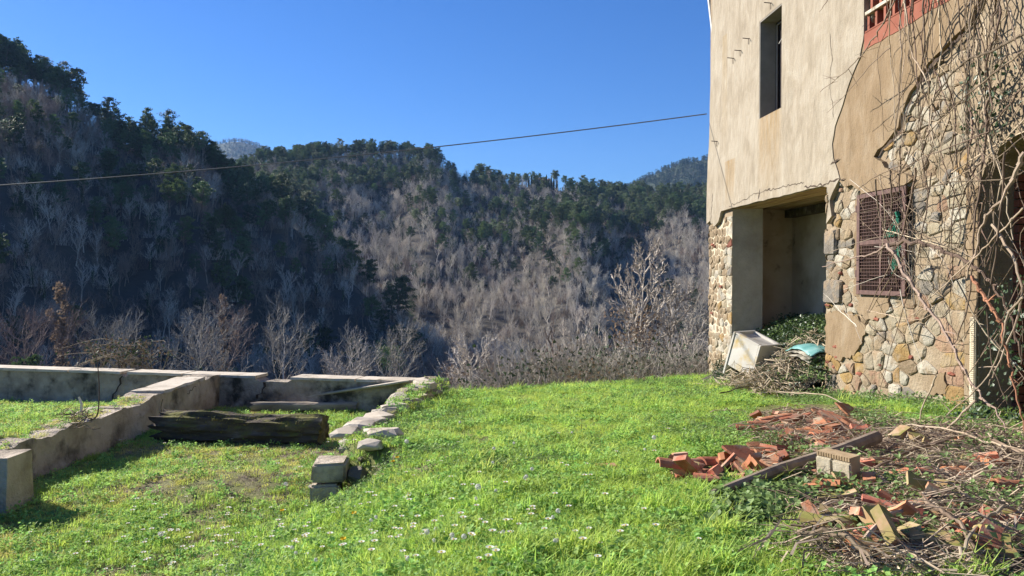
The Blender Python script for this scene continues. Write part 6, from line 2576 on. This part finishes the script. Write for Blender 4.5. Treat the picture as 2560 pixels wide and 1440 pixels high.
def rosette(seed, n, rad, size, h):
    """small broad leaves on short stalks (clover, speedwell, chickweed)"""
    r2 = random.Random(seed)
    mb = MB()
    for i in range(n):
        a, q = r2.uniform(0, 6.28), rad * math.sqrt(r2.random())
        p = Vector((math.cos(a) * q, math.sin(a) * q, r2.uniform(0.3, 1.0) * h))
        nrm = (Vector((0, 0, 1)) + rvec(r2) * 0.45).normalized()
        t = Matrix.Rotation(r2.uniform(0, 6.28), 3, nrm) @ nrm.orthogonal().normalized()
        b = nrm.cross(t)
        L = size * r2.uniform(0.6, 1.25)
        mb.add([p - t * L * 0.6, p - b * L * 0.45 + nrm * L * 0.12, p + t * L * 0.6, p + b * L * 0.45 + nrm * L * 0.12, p], [(0, 1, 4), (1, 2, 4), (2, 3, 4), (3, 0, 4)])
    return mb


def big_leaf_plant(seed, n, rad, size, h):
    """mallow-like: rounded lobed leaves on stalks"""
    r2 = random.Random(seed)
    mb = MB()
    for i in range(n):
        a, q = r2.uniform(0, 6.28), rad * math.sqrt(r2.random())
        c = Vector((math.cos(a) * q, math.sin(a) * q, r2.uniform(0.35, 1.0) * h * (1 - 0.4 * q / rad)))
        nrm = (Vector((math.cos(a) * 0.4, math.sin(a) * 0.4, 1)) + rvec(r2) * 0.3).normalized()
        t = nrm.orthogonal().normalized()
        b = nrm.cross(t)
        L = size * r2.uniform(0.6, 1.2)
        o = len(mb.v)
        mb.v.append(tuple(c - nrm * L * 0.18))
        m = 10
        for k in range(m):
            th = 2 * math.pi * k / m
            rr = L * 0.55 * (1.0 if k % 2 else 0.82)
            mb.v.append(tuple(c + t * math.cos(th) * rr + b * math.sin(th) * rr + nrm * L * (0.05 if k % 2 else -0.03)))
        for k in range(m):
            mb.f.append((o, o + 1 + k, o + 1 + (k + 1) % m))
        st = Vector((c.x * 0.4, c.y * 0.4, 0))
        w_ = Vector((0.003, 0, 0))
        mb.add([st - w_, st + w_, c], [(0, 1, 2)])
    return mb


gsrc = [source('grass_a', [(tuft(900 + i, 34, 0.065, 0.03, 0.075, 0.0028, 1.3), M['grass'])]) for i in range(3)]           # 0-2
gsrc += [source('grass_b', [(tuft(910 + i, 32, 0.07, 0.015, 0.042, 0.003, 1.4), M['grass_short'])]) for i in range(2)]         # 3-4
gsrc += [source('weed_a', [(rosette(920 + i, 26, 0.075, 0.022, 0.06), M['weed'])]) for i in range(2)]                         # 5-6
gsrc += [source('grass_c', [(tuft(930, 22, 0.05, 0.07, 0.15, 0.003, 0.9), M['grass'])])]                                     # 7
gsrc += [source('mallow_a', [(big_leaf_plant(940 + i, 16, 0.15, 0.07, 0.16), M['mallow'])]) for i in range(2)]               # 8-9
gsrc += [source('weed_b', [(rosette(950, 40, 0.12, 0.03, 0.14), M['mallow'])])]                                               # 10
gsrc += [source('dry_weed_a', [(rosette(951, 44, 0.13, 0.028, 0.17), M['ivy'])])]                                             # 11
gsrc += [source('straw_a', [(tuft(952, 26, 0.08, 0.015, 0.05, 0.002, 1.6), M['dry_stem'])])]                                   # 12
gsrc += [source('weed_c', [(rosette(960 + i, 34, 0.09, 0.017, 0.055), M['mallow'])]) for i in range(2)]                          # 13-14
r2 = random.Random(4)


def blocked(x, y):
    p = Vector((x, y, 0))
    s, o = p.dot(WU), WD - p.dot(WNn)
    if o < 0.03:
        return True
    if -4.88 < x < -4.43 and 5.6 < y:
        return y > 9.7 or r2.random() < 0.55
    if -5.3 < x < -3.97 and 6.1 < y < 6.5:
        return True
    if abs(y - ypar(x)) < 0.2 and x < -1.2:
        return True
    if ga.x - 0.05 < x < gb.x and abs(y - (ga.y + gb.y) / 2) < 0.17:
        return True
    return False


gp = []
for (y0, y1, dens) in ((2.5, 4.5, 640), (4.5, 7.0, 470), (7.0, 10.5, 300), (10.5, 17.0, 190)):
    x0, x1 = -0.78 * y1 - 1.3, 0.72 * y1 + 0.9
    n = int((x1 - x0) * (y1 - y0) * dens)
    X, Y = np.random.RandomState(int(y0 * 10)).uniform(x0, x1, n), np.random.RandomState(int(y0 * 10) + 1).uniform(y0, y1, n)
    for x, y in zip(X, Y):
        x, y = float(x), float(y)
        if x < -0.78 * y - 1.2 or x > 0.72 * y + 0.8 or y > edge_y(x) + 0.5:
            continue
        if blocked(x, y):
            continue
        z = ground_z(x, y)
        px, py = pix(x, y, z)
        left = smooth(-1.2, -2.0, x + (0.0 if y > 6 else (6 - y) * 0.1))
        pn = noise.noise(Vector((x * 0.8, y * 0.8, 1.5)))
        pw = noise.noise(Vector((x * 0.55 + 20, y * 0.55, 4.5)))
        # debris area on the right: much less grass, more low weeds
        dz = in_poly((px, py), lit_poly)
        if any(in_poly((px, py), z_[2]) for z_ in zones[:2]):
            if r2.random() < 0.12:
                gp.append((x, y, z, r2.gauss(0, 0.12), r2.gauss(0, 0.12), r2.uniform(0, 6.28), r2.uniform(0.5, 0.8), r2.choice((0, 3, 5))))
            continue
        if dz:
            keep = 0.24 if pn > -0.05 else 0.07
            if in_poly((px, py), lit_dense):
                keep *= 0.35
            if r2.random() > keep:
                continue
            k = r2.choice((5, 6, 10, 10, 0))
            gp.append((x, y, z, r2.gauss(0, 0.12), r2.gauss(0, 0.12), r2.uniform(0, 6.28), r2.uniform(0.7, 1.15), k))
            continue
        # bare brown soil on the left mound
        bare = math.exp(-(((px - 610) / 130) ** 2 + ((py - 1210) / 34) ** 2)) + 0.7 * math.exp(-(((px - 420) / 100) ** 2 + ((py - 1232) / 24) ** 2))
        fine = noise.noise(Vector((x * 4.5, y * 4.5, 8.5)))
        if r2.random() < bare * (1.0 + 1.6 * fine):
            if r2.random() < 0.3:
                gp.append((x, y, z, r2.gauss(0, 0.12), r2.gauss(0, 0.12), r2.uniform(0, 6.28), r2.uniform(0.6, 1.0), r2.choice((12, 12, 3))))
            continue
        if fine < -0.28 and r2.random() < 0.55:      # thin worn spots
            continue
        if left > r2.random():
            k = r2.choice((3, 4, 3, 4, 5, 0)) if pw < 0.12 else r2.choice((0, 1, 3, 5))
            if pn < -0.05 and r2.random() < 0.35:
                k = 12
            sc = r2.uniform(0.7, 1.15)
        else:
            u = r2.random()
            if pw + 0.6 * fine > 0.16:
                k = r2.choice((5, 6, 13, 14, 13)) if u < 0.6 else r2.randrange(3)
            else:
                k = r2.randrange(3) if u < 0.72 else (r2.choice((5, 6)) if u < 0.95 else 7)
            if fine > 0.3:
                k = r2.choice((5, 6, 7, 0))
            sc = r2.uniform(0.65, 1.15) * (1 + 0.25 * pn + 0.5 * max(0, fine))
        if in_poly((px, py), [(1780, 1270), (1850, 1235), (1960, 1195), (2030, 1190), (2035, 1290), (1960, 1320), (1800, 1320)]) and r2.random() < 0.30:
            k, sc = r2.choice((8, 9)), r2.uniform(0.55, 0.85)
        if y > 9:
            sc *= 1.1
        gp.append((x, y, z, r2.gauss(0, 0.12), r2.gauss(0, 0.12), r2.uniform(0, 6.28), sc, k))
scatter('grass', 'bright green spring grass and low weeds covering the terrace', gsrc, gp)
# plants on the mound, at wall feet and on the crumbling wall
wp_ = []
for i in range(900):
    s, o = r2.uniform(S_OPR - 0.1, S_OPL - 0.05), r2.uniform(-1.4, 0.55)
    v = mound_v(s, o)
    p = W(s, v, o)
    if v < -1.45 and r2.random() < 0.6:
        continue
    wp_.append((p.x, p.y, p.z, r2.gauss(0, 0.3), r2.gauss(0, 0.3), r2.uniform(0, 6.28), r2.uniform(0.8, 1.7), r2.choice((11, 11, 11, 10, 12))))
for i in range(420):
    s = r2.uniform(S_COR - 0.5, S_OPR + 0.3)
    o = abs(r2.gauss(0.05, 0.22)) + 0.03
    p = W(s, 0, o)
    wp_.append((p.x, p.y, ground_z(p.x, p.y), r2.gauss(0, 0.2), r2.gauss(0, 0.2), r2.uniform(0, 6.28), r2.uniform(0.6, 1.3), r2.choice((10, 5, 6, 0))))
for i in range(200):
    y = r2.uniform(8.2, 11.5)
    xc = -1.48 + (y - 6.4) * 0.07
    x = xc + r2.gauss(0.06, 0.2)
    if y < 8.6 and x < xc + 0.05:
        continue
    f = smooth(6.9, 11.0, y)
    z = E - (0.985 + 0.0676 * y) + 0.19 * f + 0.04
    z = max(ground_z(x, y), z - max(0, abs(x - xc) - 0.12) * 1.2)
    wp_.append((x, y, z, r2.gauss(0, 0.25), r2.gauss(0, 0.25), r2.uniform(0, 6.28), r2.uniform(0.6, 1.1), r2.choice((0, 5, 5, 6, 3))))
for i in range(300):
    y = r2.uniform(6.6, 9.7)
    x = r2.uniform(-4.86, -4.5)
    wp_.append((x, y, lw_top(x, y) + 0.0, r2.gauss(0, 0.2), r2.gauss(0, 0.2), r2.uniform(0, 6.28), r2.uniform(0.5, 0.9), r2.choice((3, 4, 5, 3))))
for i in range(40):
    p = on_ground(r2.gauss(775, 28), 1008) + Vector((0, r2.gauss(-0.1, 0.05), 0.06))
    wp_.append((p.x, p.y, p.z, 0, 0, r2.uniform(0, 6.28), r2.uniform(0.8, 1.2), 10))
scatter('weeds', 'grey-green weeds growing on the rubbish bank, the wall tops and along the wall feet', gsrc, wp_)

# dandelion clocks, yellow dandelions and daisies, each a plant
def flower_proto(kind):
    r3 = random.Random(kind == 'clock' and 1 or 2)
    o = thing({'clock': 'dandelion_clock', 'yellow': 'dandelion', 'daisy': 'daisy'}[kind], (0, 0, 0), 'x', 'flower')
    st, hd = MB(), MB()
    h = {'clock': 0.12, 'yellow': 0.07, 'daisy': 0.065}[kind]
    st.tube([Vector((0, 0, -0.01)), Vector((0.004, 0, h * 0.5)), Vector((0, 0, h))], [0.002, 0.0017, 0.0016], 4)
    if kind == 'clock':
        for i in range(110):
            d = rvec(r3).normalized()
            a = d.orthogonal().normalized() * 0.005
            q = Vector((0, 0, h + 0.016)) + d * 0.017
            b = d.cross(a)
            hd.add([q - a - b * 0.5, q + a - b * 0.5, q + b], [(0, 1, 2)])
        mk('stem', st, M['weed'], o)
        mk('seed_head', hd, M['seed_fluff'], o)
    else:
        n = 26 if kind == 'yellow' else 15
        R0 = 0.016 if kind == 'yellow' else 0.013
        for lay in range(2 if kind == 'yellow' else 1):
            for i in range(n):
                a = 2 * math.pi * (i + 0.5 * lay) / n
                d = Vector((math.cos(a), math.sin(a), 0.25 + 0.5 * lay))
                s = Vector((-math.sin(a), math.cos(a), 0)) * 0.0022
                q = Vector((0, 0, h))
                hd.add([q - s * 0.5, q + s * 0.5, q + d * R0 + s, q + d * R0 - s], [(0, 1, 2, 3)])
        mk('stem', st, M['weed'], o)
        mk('petals', hd, M['yellow_flower' if kind == 'yellow' else 'petal'], o)
        if kind == 'daisy':
            dm = MB()
            dm.tube([Vector((0, 0, h - 0.001)), Vector((0, 0, h + 0.004))], [0.005, 0.003], 7)
            mk('disc', dm, M['yellow_flower'], o)
    return Proto(o)


PC, PY, PD = flower_proto('clock'), flower_proto('yellow'), flower_proto('daisy')
special = {(1635, 1128): 'tallest dandelion clock alone on the right part of the lawn', (1017, 1138): 'dandelion clock beside the bared stones of the crumbling wall', (777, 1250): 'dandelion clock on a tall stalk in front of the squared stone block',
           (715, 1243): 'dandelion clock low in the grass left of the squared stone block', (402, 1378): 'dandelion clock near the bottom left of the lawn', (1195, 1270): 'dandelion clock in the middle of the lawn'}
clocks = list(special) + [(1430, 1085), (1235, 1135), (1240, 1240), (1190, 1262), (1312, 1210), (1316, 1208), (1395, 1305), (1382, 1310), (1393, 1372), (1388, 1380), (1258, 1352), (1232, 1165), (1285, 1115), (1150, 1062), (940, 1310), (928, 1318), (1090, 1345), (1130, 1370),
                             (1068, 1365), (1085, 1372), (1160, 1375), (1612, 1132), (1330, 1190), (740, 1400), (730, 1388), (1020, 1425), (790, 1420)]
for (px, py) in clocks:
    g = on_ground(px, py + (18 if (px, py) not in special else 8))
    PC.place(g, r2.uniform(0, 6), r2.uniform(0.45, 0.75) if (px, py) not in special else 1.0, special.get((px, py), 'white dandelion clock among the lawn grass'), 'dandelion clocks in the lawn')
for (px, py, lab) in ((885, 1300, 'yellow dandelion in the lawn right of centre-left bottom'), (993, 1155, 'yellow dandelion just right of the crumbling wall'), (858, 1370, 'yellow dandelion near the bottom of the lawn'), (705, 1288, 'yellow dandelion below the squared stone block'), (982, 1165, 'small yellow dandelion beside the crumbling wall, the nearer one')):
    PY.place(on_ground(px, py + 12), 0, 1.0, lab, 'yellow dandelions in the lawn')
k = 0
while k < 230:
    u = r2.random()
    if u < 0.35:
        px, py = r2.gauss(560, 190), r2.gauss(1370, 45)
    elif u < 0.6:
        px, py = r2.gauss(1100, 170), r2.gauss(1350, 50)
    else:
        px, py = r2.uniform(300, 1750), r2.uniform(1030, 1400)
    if not (0 < px < 2000 and 1060 < py < 1450):
        continue
    k += 1
    PD.place(on_ground(px, py), r2.uniform(0, 6), r2.uniform(0.85, 1.4), 'tiny white daisy in the lawn ' + ('near its bottom left' if px < 800 else 'near its bottom centre' if py > 1290 else 'further up its middle'), 'daisies in the lawn ' + ('bottom left' if px < 800 else 'bottom centre' if py > 1290 else 'middle'))

for o in col.objects:
    if o.parent is None and 'category' in o and 'kind' not in o:
        o['kind'] = 'thing'
